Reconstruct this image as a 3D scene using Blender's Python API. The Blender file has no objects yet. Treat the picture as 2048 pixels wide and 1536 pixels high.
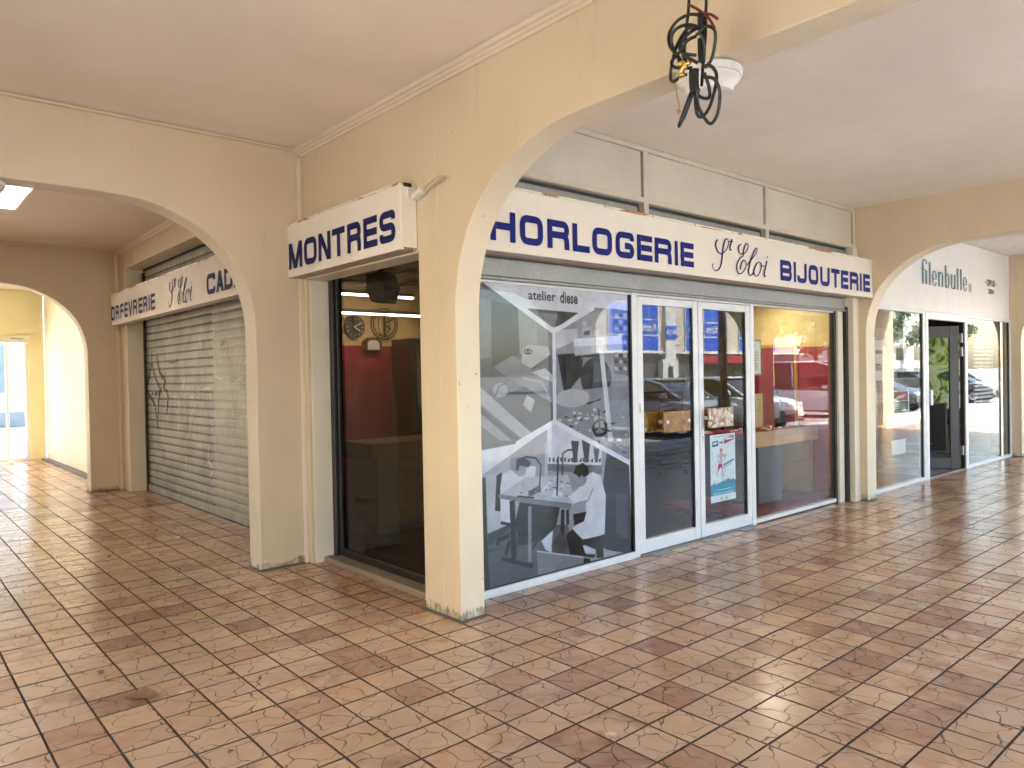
import bpy, bmesh, math, random
import numpy as np
from mathutils import Vector, Matrix
random.seed(7)
SC = bpy.context.scene
COL = SC.collection
R = math.radians

# ------------------------------------------------------------------ camera
YAW, PITCH, ROLL = R(48.877), R(-0.685), R(-1.071)
CAM = Vector((0, 0, 1.5))
FW = Vector((math.cos(PITCH)*math.cos(YAW), math.cos(PITCH)*math.sin(YAW), math.sin(PITCH)))
RT0 = Vector((math.sin(YAW), -math.cos(YAW), 0)); UP0 = RT0.cross(FW)
RT = RT0*math.cos(ROLL) + UP0*math.sin(ROLL); UP = UP0*math.cos(ROLL) - RT0*math.sin(ROLL)
cd = bpy.data.cameras.new('camera'); cam = bpy.data.objects.new('camera', cd); COL.objects.link(cam)
m = Matrix((RT, UP, -FW)).transposed().to_4x4(); m.translation = CAM; cam.matrix_world = m
cd.sensor_width = 36; cd.lens = 1481.5/2048*36; cd.clip_start = .05; cd.clip_end = 3000
SC.camera = cam
# ------------------------------------------------------------------ sky, sun, exposure
SUN_DIR = Vector((0.62, 0.56, 0)).normalized()*math.cos(R(54)); SUN_DIR.z = math.sin(R(54))
W = bpy.data.worlds.new('World'); SC.world = W; W.use_nodes = True
nt = W.node_tree; bg = nt.nodes['Background']; sky = nt.nodes.new('ShaderNodeTexSky')
sky.sky_type = 'NISHITA'; sky.sun_disc = False; sky.sun_elevation = R(54); sky.sun_rotation = math.atan2(SUN_DIR.x, SUN_DIR.y)
sky.air_density = 1.2; sky.dust_density = 2.0
nt.links.new(sky.outputs[0], bg.inputs[0]); bg.inputs[1].default_value = 0.105
sl = bpy.data.lights.new('sun', 'SUN'); sun = bpy.data.objects.new('sun', sl); COL.objects.link(sun)
sl.energy = 5.0; sl.angle = R(.5); sl.color = (1, .95, .87)
sun.rotation_euler = SUN_DIR.to_track_quat('Z', 'Y').to_euler(); sun.location = (30, 30, 60)
vs = SC.view_settings; vs.view_transform = 'Standard'; vs.look = 'None'; vs.exposure = 3.4; vs.gamma = 1; vs.use_curve_mapping = False
SC.render.engine = 'CYCLES'
cy = SC.cycles; cy.use_denoising = True; cy.use_light_tree = False; cy.max_bounces = 9; cy.diffuse_bounces = 5; cy.glossy_bounces = 3; cy.use_adaptive_sampling = True; cy.adaptive_threshold = .02
cy.transparent_max_bounces = 12; cy.transmission_bounces = 6; cy.sample_clamp_indirect = 12; cy.caustics_reflective = False; cy.caustics_refractive = False

# ------------------------------------------------------------------ materials
class N:
    """small node helper"""
    def __init__(s, name):
        s.m = bpy.data.materials.new(name); s.m.use_nodes = True; s.t = s.m.node_tree
        s.b = s.t.nodes['Principled BSDF']; s.out = s.t.nodes['Material Output']
    def n(s, typ, **kw):
        nd = s.t.nodes.new(typ)
        for k, v in kw.items(): setattr(nd, k, v)
        return nd
    def put(s, sock, v):
        if isinstance(v, bpy.types.NodeSocket): s.t.links.new(v, sock)
        else: sock.default_value = v
    def math(s, op, a, b=0.5, c=None, clamp=False):
        nd = s.n('ShaderNodeMath', operation=op, use_clamp=clamp); s.put(nd.inputs[0], a); s.put(nd.inputs[1], b)
        if c is not None: s.put(nd.inputs[2], c)
        return nd.outputs[0]
    def vmath(s, op, a, b=(0, 0, 0)):
        nd = s.n('ShaderNodeVectorMath', operation=op); s.put(nd.inputs[0], a); s.put(nd.inputs[1], b); return nd.outputs[0]
    def pos(s): return s.n('ShaderNodeNewGeometry').outputs['Position']
    def obj(s): return s.n('ShaderNodeTexCoord').outputs['Object']
    def noise(s, vec, scale, detail=4, rough=.55, dist=0, dims='3D'):
        nd = s.n('ShaderNodeTexNoise', noise_dimensions=dims); s.put(nd.inputs['Vector'], vec)
        nd.inputs['Scale'].default_value = scale; nd.inputs['Detail'].default_value = detail
        nd.inputs['Roughness'].default_value = rough; nd.inputs['Distortion'].default_value = dist
        return nd
    def ramp(s, fac, stops, interp='LINEAR'):
        nd = s.n('ShaderNodeValToRGB'); s.put(nd.inputs[0], fac); cr = nd.color_ramp; cr.interpolation = interp
        while len(cr.elements) < len(stops): cr.elements.new(.5)
        for e, (p, c) in zip(cr.elements, stops):
            e.position = p; e.color = (c, c, c, 1) if isinstance(c, (int, float)) else (*c, 1)
        return nd.outputs[0]
    def mix(s, fac, a, b, mode='MIX'):
        nd = s.n('ShaderNodeMix', data_type='RGBA', blend_type=mode); s.put(nd.inputs[0], fac)
        s.put(nd.inputs[6], a if not isinstance(a, tuple) else (*a, 1)); s.put(nd.inputs[7], b if not isinstance(b, tuple) else (*b, 1))
        return nd.outputs[2]
    def bump(s, h, strength=.3, dist=.005):
        nd = s.n('ShaderNodeBump'); s.put(nd.inputs['Height'], h); nd.inputs['Strength'].default_value = strength; nd.inputs['Distance'].default_value = dist
        s.t.links.new(nd.outputs[0], s.b.inputs['Normal'])
    def base(s, v): s.put(s.b.inputs['Base Color'], (*v, 1) if isinstance(v, tuple) else v)
    def set(s, **kw):
        for k, v in kw.items(): s.put(s.b.inputs[k.replace('_', ' ')], v)
        return s
MATS = {}
def simple(name, col, rough=.5, metal=0, spec=.5, var=.06, scale=8., bump=0, **kw):
    """paint / plastic / metal with slight unevenness"""
    if name in MATS: return MATS[name]
    k = N(name); nz = k.noise(k.obj(), scale, 3)
    f = k.ramp(nz.outputs[0], [(.3, 1-var*2), (.7, 1+var)])
    k.base(k.mix(1., (*col,), f, 'MULTIPLY'))
    k.set(Roughness=k.math('ADD', k.math('MULTIPLY', nz.outputs[0], .15), rough-.07, clamp=True), Metallic=metal)
    k.b.inputs['Specular IOR Level'].default_value = spec
    if bump: k.bump(k.noise(k.obj(), scale*20, 3).outputs[0], bump, .002)
    for a, v in kw.items(): k.b.inputs[a.replace('_', ' ')].default_value = v
    MATS[name] = k.m; return k.m
def emit(name, col, strength):
    if name in MATS: return MATS[name]
    k = N(name); k.base((.9, .9, .9)); k.b.inputs['Emission Color'].default_value = (*col, 1); k.b.inputs['Emission Strength'].default_value = strength
    MATS[name] = k.m; return k.m
def plaster(name, col, stain=.5, bump=.25, bscale=160., rough=.62):
    """painted render: blotches, scuffs and hairline dirt with a shape of their own"""
    k = N(name); p = k.pos()
    big = k.ramp(k.noise(p, .9, 3, .6).outputs[0], [(.25, .9), (.75, 1.06)])
    c = k.mix(1., col, big, 'MULTIPLY')
    strk = k.vmath('MULTIPLY', p, (9, 9, 1.1))
    s1 = k.ramp(k.noise(strk, 1.0, 4, .65).outputs[0], [(.60, 0.), (.78, 1.)])
    c = k.mix(k.math('MULTIPLY', s1, stain*.55), c, tuple(v*.62 for v in col))
    spk = k.ramp(k.noise(p, 26, 2, .7).outputs[0], [(.70, 0.), (.76, 1.)])
    msk = k.ramp(k.noise(p, 1.7, 2).outputs[0], [(.42, 0.), (.58, 1.)])
    c = k.mix(k.math('MULTIPLY', k.math('MULTIPLY', spk, msk), stain), c, (.16, .12, .08))
    k.base(c); k.set(Roughness=rough)
    h = k.math('ADD', k.noise(p, bscale, 2).outputs[0], k.math('MULTIPLY', k.noise(p, 12, 1).outputs[0], .8))
    k.bump(h, bump, .004); MATS[name] = k.m; return k.m
M_WALL = plaster('cream_wall_paint', (.655, .55, .38))
M_WALL2 = plaster('pale_cream_reveal_paint', (.76, .69, .53), .6)
M_JAMB = plaster('offwhite_jamb_paint', (.72, .68, .57), .35)
M_CEIL = plaster('pinkish_ceiling_paint', (.86, .78, .69), .12, .12, 60)
M_CEILR = plaster('roughcast_ceiling', (.90, .845, .78), .1, .95, 95)
M_TRIM = plaster('trim_paint', (.72, .625, .48), .3)
M_YELLOW = plaster('yellow_wall_paint', (.76, .68, .40), .15)
M_PALEY = plaster('pale_yellow_wall_paint', (.80, .76, .62), .15)
M_ALU = simple('white_aluminium', (.74, .77, .80), .34, 0, .5, .03)
M_BLACK = simple('black_rubber', (.012, .012, .013), .5)
M_DARKFR = simple('dark_window_frame', (.018, .016, .016), .4)
M_SIGNW = plaster('white_sign_acrylic', (.80, .76, .695), .22, .02, 40, .17)
M_BLUE = simple('blue_lettering', (.004, .012, .17), .5, 0, .2)
M_NAVY = simple('navy_script', (.008, .014, .10), .5, 0, .2)
M_WOOD = simple('counter_wood', (.50, .30, .14), .4)
M_RED = simple('red_wall_panel', (.42, .02, .035), .5)
M_SHOPY = simple('yellow_shop_wall', (.72, .55, .25), .6)
M_GREY = simple('grey_plastic', (.17, .17, .18), .45)
M_WHITE = simple('white_plastic', (.76, .76, .75), .35)
M_CHROME = simple('chrome', (.75, .75, .76), .16, 1)
M_GOLD = simple('brass', (.72, .48, .16), .22, 1)
M_PAPER = simple('paper', (.80, .82, .84), .6, var=.02)
M_TEAL = simple('teal_lettering', (.045, .17, .20), .4)
M_CABLE = simple('black_cable', (.010, .010, .011), .35)
M_CREAMCABLE = simple('cream_cable', (.62, .54, .38), .5)
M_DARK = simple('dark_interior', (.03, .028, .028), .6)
M_STEEL = simple('grey_steel', (.30, .31, .32), .4, .7)

def galv(name, col, dirt=.5):
    k = N(name); p = k.pos()
    sp = k.n('ShaderNodeTexVoronoi'); k.put(sp.inputs['Vector'], p); sp.inputs['Scale'].default_value = 90
    c = k.mix(1., col, k.ramp(sp.outputs['Color'], [(0., .85), (1., 1.1)]), 'MULTIPLY')
    st = k.ramp(k.noise(k.vmath('MULTIPLY', p, (1, 1.6, 1.3)), 1.4, 7, .68).outputs[0], [(.42, 0.), (.72, 1.)])
    c = k.mix(k.math('MULTIPLY', st, dirt*.8), c, tuple(v*.35 for v in col))
    lt = k.ramp(k.noise(k.vmath('MULTIPLY', p, (2, 6, 1.8)), 2.1, 6, .7).outputs[0], [(.55, 0.), (.72, 1.)])
    c = k.mix(k.math('MULTIPLY', lt, dirt*.8), c, tuple(min(1, v*1.55) for v in col))
    sp2 = k.ramp(k.noise(k.vmath('MULTIPLY', p, (3, 5, 9)), 3.2, 4, .75).outputs[0], [(.70, 0.), (.76, 1.)])
    c = k.mix(k.math('MULTIPLY', sp2, dirt), c, (.05, .047, .04))
    k.base(c); k.set(Metallic=.35, Roughness=.46); MATS[name] = k.m; return k.m
M_GALV = galv('galvanised_steel', (.36, .38, .37), .3)
M_SHUT = galv('worn_shutter_steel', (.37, .355, .30), .85)

def glass(name, ior=1.37, tint=(.96, .98, .97)):
    k = N(name); k.t.nodes.remove(k.b)
    fr = k.n('ShaderNodeFresnel'); bf = k.n('ShaderNodeNewGeometry').outputs['Backfacing']
    k.put(fr.inputs[0], k.math('ADD', k.math('MULTIPLY', bf, 1/ior-ior), ior))   # same reflectance from both sides of the pane
    tr = k.n('ShaderNodeBsdfTransparent'); tr.inputs[0].default_value = (*tint, 1)
    gl = k.n('ShaderNodeBsdfGlossy'); gl.inputs['Roughness'].default_value = 0.0
    mx = k.n('ShaderNodeMixShader'); k.put(mx.inputs[0], fr.outputs[0]); k.put(mx.inputs[1], tr.outputs[0]); k.put(mx.inputs[2], gl.outputs[0])
    k.put(k.out.inputs[0], mx.outputs[0]); MATS[name] = k.m; return k.m
M_GLASS = glass('window_glass')
M_GLASST = glass('tinted_window_glass', 1.36, (.50, .47, .44))
M_CARGLASS = simple('car_glass', (.02, .03, .035), .05, 0, .8, .0)

TP, TX, TY = .2160, .103, .056         # tile pitch and grid origin
def tile_material():
    k = N('crazed_terracotta_tile'); p = k.pos()
    uv = k.vmath('SUBTRACT', p, (TX, TY, 0)); uv = k.vmath('MULTIPLY', uv, (1/TP, 1/TP, 0))
    cell = k.vmath('FLOOR', uv); loc = k.vmath('SUBTRACT', uv, cell)
    wn = k.n('ShaderNodeTexWhiteNoise', noise_dimensions='2D'); k.put(wn.inputs['Vector'], cell)
    rnd = wn.outputs['Color']; rv = wn.outputs['Value']
    sep = k.n('ShaderNodeSeparateColor'); k.put(sep.inputs[0], rnd)
    off = k.vmath('ADD', loc, k.vmath('MULTIPLY', rnd, (61, 47, 0)))
    wob = k.noise(k.vmath('ADD', off, (3, 1, 0)), 2.1, 1, .4, 0, '3D')
    off2 = k.vmath('ADD', off, k.vmath('MULTIPLY', k.vmath('SUBTRACT', wob.outputs['Color'], (.5, .5, .5)), (.55, .55, 0)))
    vo = k.n('ShaderNodeTexVoronoi', voronoi_dimensions='2D', feature='DISTANCE_TO_EDGE'); k.put(vo.inputs['Vector'], off2); vo.inputs['Scale'].default_value = 1.6
    wid = k.math('ADD', k.math('MULTIPLY', k.ramp(k.noise(off, 2.0, 1).outputs[0], [(.36, 0.), (.62, 1.)]), .026), .010)
    crack = k.math('SUBTRACT', 1., k.math('DIVIDE', vo.outputs['Distance'], wid), clamp=True)
    # colour of each tile
    c = k.ramp(sep.outputs[0], [(0., (.60, .35, .18)), (.35, (.68, .43, .245)), (.62, (.62, .40, .25)), (.84, (.56, .30, .16)), (.94, (.42, .20, .115)), (1., (.34, .16, .10))])
    pn = k.noise(off, 1.5, 2, .5).outputs[0]
    patch = k.ramp(pn, [(.42, 0.), (.70, 1.)])
    c = k.mix(k.math('MULTIPLY', patch, k.ramp(sep.outputs[1], [(.70, .10), (.93, .85)])), c, (.32, .14, .075))
    lp = k.ramp(k.noise(off, 2.4, 2, .5).outputs[0], [(.35, 0.), (.75, 1.)])
    c = k.mix(k.math('MULTIPLY', lp, .35), c, (.66, .50, .37))
    c = k.mix(1., c, k.ramp(k.noise(p, 220, 2).outputs[0], [(.3, .92), (.7, 1.05)]), 'MULTIPLY')
    big = k.noise(p, .6, 3, .6).outputs[0]
    c = k.mix(1., c, k.ramp(big, [(.3, .74), (.62, 1.06)]), 'MULTIPLY')
    worn = k.math('MULTIPLY', k.ramp(k.noise(k.vmath('ADD', p, (4.3, 1.7, 0)), .8, 2, .5).outputs[0], [(.50, 0.), (.66, 1.)]), k.ramp(k.noise(p, 7, 3, .6).outputs[0], [(.42, 0.), (.58, 1.)]))
    c = k.mix(k.math('MULTIPLY', worn, .55), c, (.40, .16, .06))
    c = k.mix(k.math('MULTIPLY', crack, .92), c, (.035, .025, .02))
    k.base(c)
    ro = k.math('ADD', k.math('MULTIPLY', k.noise(p, 5, 2, .5).outputs[0], .22), .11)
    k.set(Roughness=ro); k.b.inputs['Specular IOR Level'].default_value = .7
    h = k.math('SUBTRACT', k.math('ADD', k.math('MULTIPLY', k.noise(off, 1.8, 2).outputs[0], .8), k.math('MULTIPLY', k.noise(p, 60, 3).outputs[0], .10)), k.math('MULTIPLY', crack, .35))
    k.bump(h, .22, .005); MATS['tile'] = k.m; return k.m
M_TILE = tile_material()
M_GROUT = simple('dark_mortar', (.125, .088, .064), .95, 0, .05, .2, 30)

# ------------------------------------------------------------------ mesh helpers
def link(name, me, mat, parent=None, mats=None):
    for x in (mats or [mat]): me.materials.append(x)
    o = bpy.data.objects.new(name, me); COL.objects.link(o)
    if parent: o.parent = parent
    return o
def from_bm(name, bm, mat, parent=None, smooth=False, mats=None):
    bmesh.ops.recalc_face_normals(bm, faces=bm.faces)
    me = bpy.data.meshes.new(name); bm.to_mesh(me); bm.free()
    if smooth:
        for f in me.polygons: f.use_smooth = True
    return link(name, me, mat, parent, mats)
def add_box(bm, x0, x1, y0, y1, z0, z1, bev=0, M=None, seg=1):
    r = bmesh.ops.create_cube(bm, size=1.)
    vs_ = r['verts']
    for v in vs_: v.co = Vector(((x0+x1)/2 + v.co.x*(x1-x0), (y0+y1)/2 + v.co.y*(y1-y0), (z0+z1)/2 + v.co.z*(z1-z0)))
    if bev:
        ed = list({e for v in vs_ for e in v.link_edges})
        rr = bmesh.ops.bevel(bm, geom=ed, offset=bev, segments=seg, affect='EDGES', profile=.5); vs_ = list({v for f in rr['faces'] for v in f.verts} | {v for v in vs_ if v.is_valid})
    if M is not None:
        for v in vs_: v.co = M @ v.co
    return vs_
def box(name, mat, x0, x1, y0, y1, z0, z1, parent=None, bev=.003, M=None):
    bm = bmesh.new(); add_box(bm, min(x0, x1), max(x0, x1), min(y0, y1), max(y0, y1), min(z0, z1), max(z0, z1), bev, M); return from_bm(name, bm, mat, parent)
def add_tube(bm, pts, rad, n=8, cap=True):
    pts = [Vector(p) for p in pts]; rings = []
    t = (pts[1]-pts[0]).normalized(); ref = Vector((0, 0, 1)) if abs(t.z) < .9 else Vector((1, 0, 0)); nrm = t.cross(ref).normalized()
    for i, p in enumerate(pts):
        t = (pts[min(i+1, len(pts)-1)]-pts[max(i-1, 0)]).normalized()
        nrm = (nrm - t*nrm.dot(t)).normalized(); b = t.cross(nrm)
        r = rad[i] if isinstance(rad, (list, tuple)) else rad
        rings.append([bm.verts.new(p + (nrm*math.cos(a) + b*math.sin(a))*r) for a in (2*math.pi*j/n for j in range(n))])
    for a, b in zip(rings, rings[1:]):
        for j in range(n): bm.faces.new((a[j], a[(j+1) % n], b[(j+1) % n], b[j]))
    if cap: bm.faces.new(rings[0]); bm.faces.new(rings[-1])
def tube(name, mat, pts, rad, parent=None, n=8):
    bm = bmesh.new(); add_tube(bm, pts, rad, n); return from_bm(name, bm, mat, parent, True)
def spline(pts, k=8, closed=False):
    P = [Vector(p) for p in pts]; out = []; L = len(P)
    for i in range(L if closed else L-1):
        g = (lambda j: P[j % L]) if closed else (lambda j: P[max(0, min(L-1, j))])
        a, b, c, d = g(i-1), g(i), g(i+1), g(i+2)
        for s in range(k):
            t = s/k; out.append(.5*((2*b)+(c-a)*t+(2*a-5*b+4*c-d)*t*t+(3*b-a-3*c+d)*t**3))
    if not closed: out.append(P[-1])
    return out
def lathe(bm, prof, c, axis='z', n=32):
    rings = []
    for r, h in prof:
        ring = []
        for j in range(n):
            a = 2*math.pi*j/n; u, v = r*math.cos(a), r*math.sin(a)
            ring.append(bm.verts.new({'z': (c[0]+u, c[1]+v, c[2]+h), 'y': (c[0]+u, c[1]+h, c[2]+v), 'x': (c[0]+h, c[1]+u, c[2]+v)}[axis]))
        rings.append(ring)
    for a, b in zip(rings, rings[1:]):
        for j in range(n): bm.faces.new((a[j], a[(j+1) % n], b[(j+1) % n], b[j]))
    bm.faces.new(rings[0]); bm.faces.new(rings[-1])
def lathe_obj(name, mat, prof, c, axis='z', parent=None, n=32, smooth=True):
    bm = bmesh.new(); lathe(bm, prof, c, axis, n); o = from_bm(name, bm, mat, parent); 
    if smooth:
        for f in o.data.polygons: f.use_smooth = len(f.vertices) == 4
        o.data.set_sharp_from_angle(angle=R(40))
    return o
def prism(bm, poly, F, d0, d1, slot=0):
    """extrude a 2-D polygon; F(u, v, d) gives the 3-D point"""
    a = [bm.verts.new(F(u, v, d0)) for u, v in poly]; b = [bm.verts.new(F(u, v, d1)) for u, v in poly]; n = len(poly); fs = []
    fs.append(bm.faces.new(a)); fs.append(bm.faces.new(b[::-1]))
    for i in range(n): f = bm.faces.new((a[i], b[i], b[(i+1) % n], a[(i+1) % n])); f.material_index = slot; fs.append(f)
    return fs
def thing(name, label, cat, group=None, loc=(0, 0, 0)):
    o = bpy.data.objects.new(name, None); COL.objects.link(o); o.location = loc; o.empty_display_size = .1; tag(o, label, cat, group); return o
def tag(o, label, cat, group=None, kind=None):
    if label: o['label'] = label
    if cat: o['category'] = cat
    if group: o['group'] = group
    if kind: o['kind'] = kind
    return o
def struct(o): o['kind'] = 'structure'; return o
def copy_tree(o, parent=None):
    c = o.copy(); COL.objects.link(c); c.parent = parent
    for ch in list(o.children): copy_tree(ch, c)
    return c

# lettering: strokes in letter space (0..w, 0..h) -> polygons
def rounded(pts, r, closed=False):
    P = [Vector((p[0], p[1])) for p in pts]; out = []; L = len(P)
    for i, p in enumerate(P):
        if not closed and i in (0, L-1): out.append(p); continue
        a, b = P[i-1], P[(i+1) % L]; ra = min(r, (a-p).length/2.01, (b-p).length/2.01)
        da, db = (a-p).normalized(), (b-p).normalized()
        for s in range(6):
            t = s/5; q0 = p+da*ra*(1-t); q1 = p+db*ra*t; k = (1-t)**2, 2*t*(1-t), t*t
            out.append((p+da*ra)*k[0] + p*k[1] + (p+db*ra)*k[2])
    return out
def ribbon(pts, hw, closed=False):
    """offset a polyline; hw number or list; returns list of quads"""
    P = [Vector((p[0], p[1])) for p in pts]; L = len(P); a, b = [], []
    for i, p in enumerate(P):
        q0 = P[i-1] if (i or closed) else p; q1 = P[(i+1) % L] if (i < L-1 or closed) else p
        t = (q1-q0); t = t.normalized() if t.length > 1e-9 else Vector((1, 0)); n = Vector((-t.y, t.x))
        w = hw[i] if isinstance(hw, (list, tuple)) else hw
        a.append(p+n*w); b.append(p-n*w)
    R_ = range(L if closed else L-1)
    return [[a[i], a[(i+1) % L], b[(i+1) % L], b[i]] for i in R_]
def glyph(ch, w, h, t):
    l, r, b, tp, m = t/2, w-t/2, t/2, h-t/2, h*.5; rc = min(w, h)*.24; S = []
    st = lambda *p: S.append(ribbon(p, t/2)); rd = lambda *p: S.append(ribbon(rounded(p, rc), t/2))
    rect = lambda x0, x1, z0, z1: S.append([[Vector((x0, z0)), Vector((x1, z0)), Vector((x1, z1)), Vector((x0, z1))]])
    dg = lambda x0, z0, x1, z1, k=.6: S.append([[Vector((x0-t*k, z0)), Vector((x0+t*k, z0)), Vector((x1+t*k, z1)), Vector((x1-t*k, z1))]])
    stem = lambda: rect(0, t, 0, h)
    if ch == 'O': S.append(ribbon(rounded([(l, b), (r, b), (r, tp), (l, tp)], rc, True), t/2, True))
    elif ch == 'H': stem(); rect(w-t, w, 0, h); rect(t, w-t, m-t/2, m+t/2)
    elif ch == 'R': stem(); rd((t*.8, tp), (r, tp), (r, m-t*.05), (t*.8, m-t*.05)); rd((w*.35, m-t*.05), (r, m-t*.05), (r, 0))
    elif ch == 'L': stem(); rect(t, w, 0, t)
    elif ch == 'G': rd((r, h*.68), (r, tp), (l, tp), (l, b), (r, b), (r, m-t*.1), (w*.5, m-t*.1))
    elif ch in 'EF':
        stem(); rect(t, w, h-t, h); rect(t, w*.97, m-t/2, m+t/2)
        if ch == 'E': rect(t, w, 0, t)
    elif ch == 'I': rect(0, w, 0, h)
    elif ch == 'B': stem(); rd((t*.8, tp), (r-t*.1, tp), (r-t*.1, m), (t*.8, m)); rd((t*.8, m), (r, m), (r, b), (t*.8, b))
    elif ch == 'D': stem(); rd((t*.8, tp), (r, tp), (r, b), (t*.8, b))
    elif ch == 'J': rd((r, h), (r, b), (l, b), (l, h*.36))
    elif ch == 'U': rd((l, h), (l, b), (r, b), (r, h))
    elif ch == 'T': rect(0, w, h-t, h); rect(w/2-t/2, w/2+t/2, 0, h-t)
    elif ch == 'M': stem(); rect(w-t, w, 0, h); dg(t*.6, h, w/2, 0); dg(w-t*.6, h, w/2, 0)
    elif ch == 'N': stem(); rect(w-t, w, 0, h); dg(t*.6, h, w-t*.6, 0)
    elif ch == 'S': rd((r, h*.70), (r, tp), (l, tp), (l, m), (r, m), (r, b), (l, b), (l, h*.30))
    elif ch == 'V': dg(t*.6, h, w/2, 0); dg(w-t*.6, h, w/2, 0)
    elif ch == 'C': rd((r, h*.66), (r, tp), (l, tp), (l, b), (r, b), (r, h*.34))
    elif ch == 'A': dg(t*.6, 0, w/2, h); dg(w-t*.6, 0, w/2, h); rect(w*.25, w*.75, h*.22, h*.22+t*.8)
    elif ch == 'X': dg(t*.6, 0, w-t*.6, h); dg(w-t*.6, 0, t*.6, h)
    return S
def strokes_mesh(name, strokes, F, mat, parent, d=.004):
    bm = bmesh.new()
    for i, s in enumerate(strokes):
        dd = d + i*.0004
        for q in s:
            try: bm.faces.new([bm.verts.new(F(v[0], v[1], dd)) for v in q])
            except ValueError: pass
    bmesh.ops.remove_doubles(bm, verts=bm.verts, dist=1e-5)
    return from_bm(name, bm, mat, parent)
def letters(word, boxes, F, mat, parent, tf=.235):
    """boxes: (s0, s1, z0, z1) for each character"""
    for ch, (s0, s1, z0, z1) in zip(word, boxes):
        w, h = s1-s0, z1-z0; t = w if ch == 'I' else tf*.2
        S = glyph(ch, w, h, t)
        strokes_mesh('letter', [[[Vector((s0+v[0], z0+v[1])) for v in q] for q in s] for s in S], F, mat, parent)
def text_mesh(name, txt, size, F, mat, parent=None, sx=1., depth=0, align='LEFT', bold=0, fit=None):
    cu = bpy.data.curves.new('t', 'FONT'); cu.body = txt; cu.size = size; cu.align_x = align; cu.resolution_u = 3; cu.offset = bold
    o = bpy.data.objects.new('t', cu); COL.objects.link(o); dg = bpy.context.evaluated_depsgraph_get(); me = bpy.data.meshes.new_from_object(o.evaluated_get(dg))
    COL.objects.unlink(o); bpy.data.objects.remove(o); me.name = name
    if fit:                              # stretch to the box (u0, u1, v0, v1)
        xs = [v.co.x for v in me.vertices]; ys = [v.co.y for v in me.vertices]; a, b, c, d = fit
        for v in me.vertices: v.co.x = a+(v.co.x-min(xs))/(max(xs)-min(xs))*(b-a); v.co.y = c+(v.co.y-min(ys))/(max(ys)-min(ys))*(d-c)
    for v in me.vertices: v.co = F(v.co.x*sx, v.co.y, depth)
    return link(name, me, mat, parent)
# ------------------------------------------------------------------ ground and street surfaces
struct(box('ground', simple('asphalt', (.25, .245, .235), .8, var=.15, scale=3, bump=.3), -600, 600, -600, 600, -.6, -.16, bev=0))
struct(box('pavement', simple('pale_paving', (.55, .53, .49), .7, var=.08, scale=2, bump=.2), -1.25, 60, -2.4, -1.02, -.3, -.012, bev=.01))
struct(box('courtyard', simple('pale_yard', (.48, .45, .40), .75, var=.08, scale=2), -30, 12, 17.44, 40, -.3, -.02, bev=0))

# ------------------------------------------------------------------ tiled floor
X0, X1, Y0, Y1, YE, XE = -.87, 2.93, -1.0, 3.93, 17.3, 21.0
bm = bmesh.new(); add_box(bm, -1.2, 3.2, -1.02, 17.45, -.12, -.006); add_box(bm, 3.2, XE, -1.02, 4.1, -.12, -.0061)
floor = struct(from_bm('floor', bm, M_GROUT))
def tile_verts(seed):
    rr = random.Random(seed); g = .0031; hw = TP/2-g; c = .0022; top, bot = [], []
    for sx, sy in ((-1, -1), (1, -1), (1, 1), (-1, 1)):
        jx, jy = rr.uniform(-.0012, .0012), rr.uniform(-.0012, .0012)
        bot.append((sx*hw+jx, sy*hw+jy, -.007)); top.append((sx*hw+jx, sy*hw+jy))
    mid = [(x, y, -.0022) for x, y in top]; up = [(x-math.copysign(c, x), y-math.copysign(c, y), 0) for x, y in top]
    V = bot+mid+up; Fc = [(8, 9, 10, 11)]
    for i in range(4): j = (i+1) % 4; Fc += [(4+i, 4+j, 8+j, 8+i), (i, j, 4+j, 4+i)]
    return V, Fc
VAR = [tile_verts(s) for s in range(10)]
TM = []
for V, Fc in VAR:
    me = bpy.data.meshes.new('tile'); me.from_pydata(V, [], Fc); me.materials.append(M_TILE); me.materials.append(M_GROUT); me.polygons.foreach_set('material_index', [0]+[1]*8); TM.append(me)
def projarea(x, y):
    P = []
    for dx, dy in ((-.5, -.5), (.5, -.5), (.5, .5), (-.5, .5)):
        d = Vector((x+dx*TP, y+dy*TP, 0))-CAM; z = d.dot(FW)
        if z < .25: return 0
        P.append((1024+1481.5*d.dot(RT)/z, 768-1481.5*d.dot(UP)/z))
    cx, cy_ = sum(p[0] for p in P)/4, sum(p[1] for p in P)/4
    if not (-25 < cx < 2073 and cy_ < 1560): return 0
    return abs(sum(P[i][0]*P[(i+1) % 4][1]-P[(i+1) % 4][0]*P[i][1] for i in range(4)))/2
cells = []
for i in range(-6, 100):
    for j in range(-6, 84):
        x, y = TX+(i+.5)*TP, TY+(j+.5)*TP
        inY = -1.0 < x < 2.98 and -1.05 < y < 17.3; inX = 2.9 < x < 20.8 and -1.05 < y < 3.92
        if not (inX or inY) or (2.7 < x < 2.9 and y > 5.6 and not 6.3 < y < 11.0) or (x > 2.74 and 3.72 < y < 3.97 and x < 2.88): continue
        cells.append((projarea(x, y), x, y))
cells.sort(reverse=True)
for n, (a, x, y) in enumerate(cells[:300]):
    o = bpy.data.objects.new('tile', TM[random.randrange(10)]); COL.objects.link(o); o.parent = floor
    o.location = (x, y, random.uniform(-.0012, .0004)); o.rotation_euler = (random.gauss(0, .0035), random.gauss(0, .0035), random.choice((0, 1, 2, 3))*math.pi/2)
VV, FF = [], []
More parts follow.
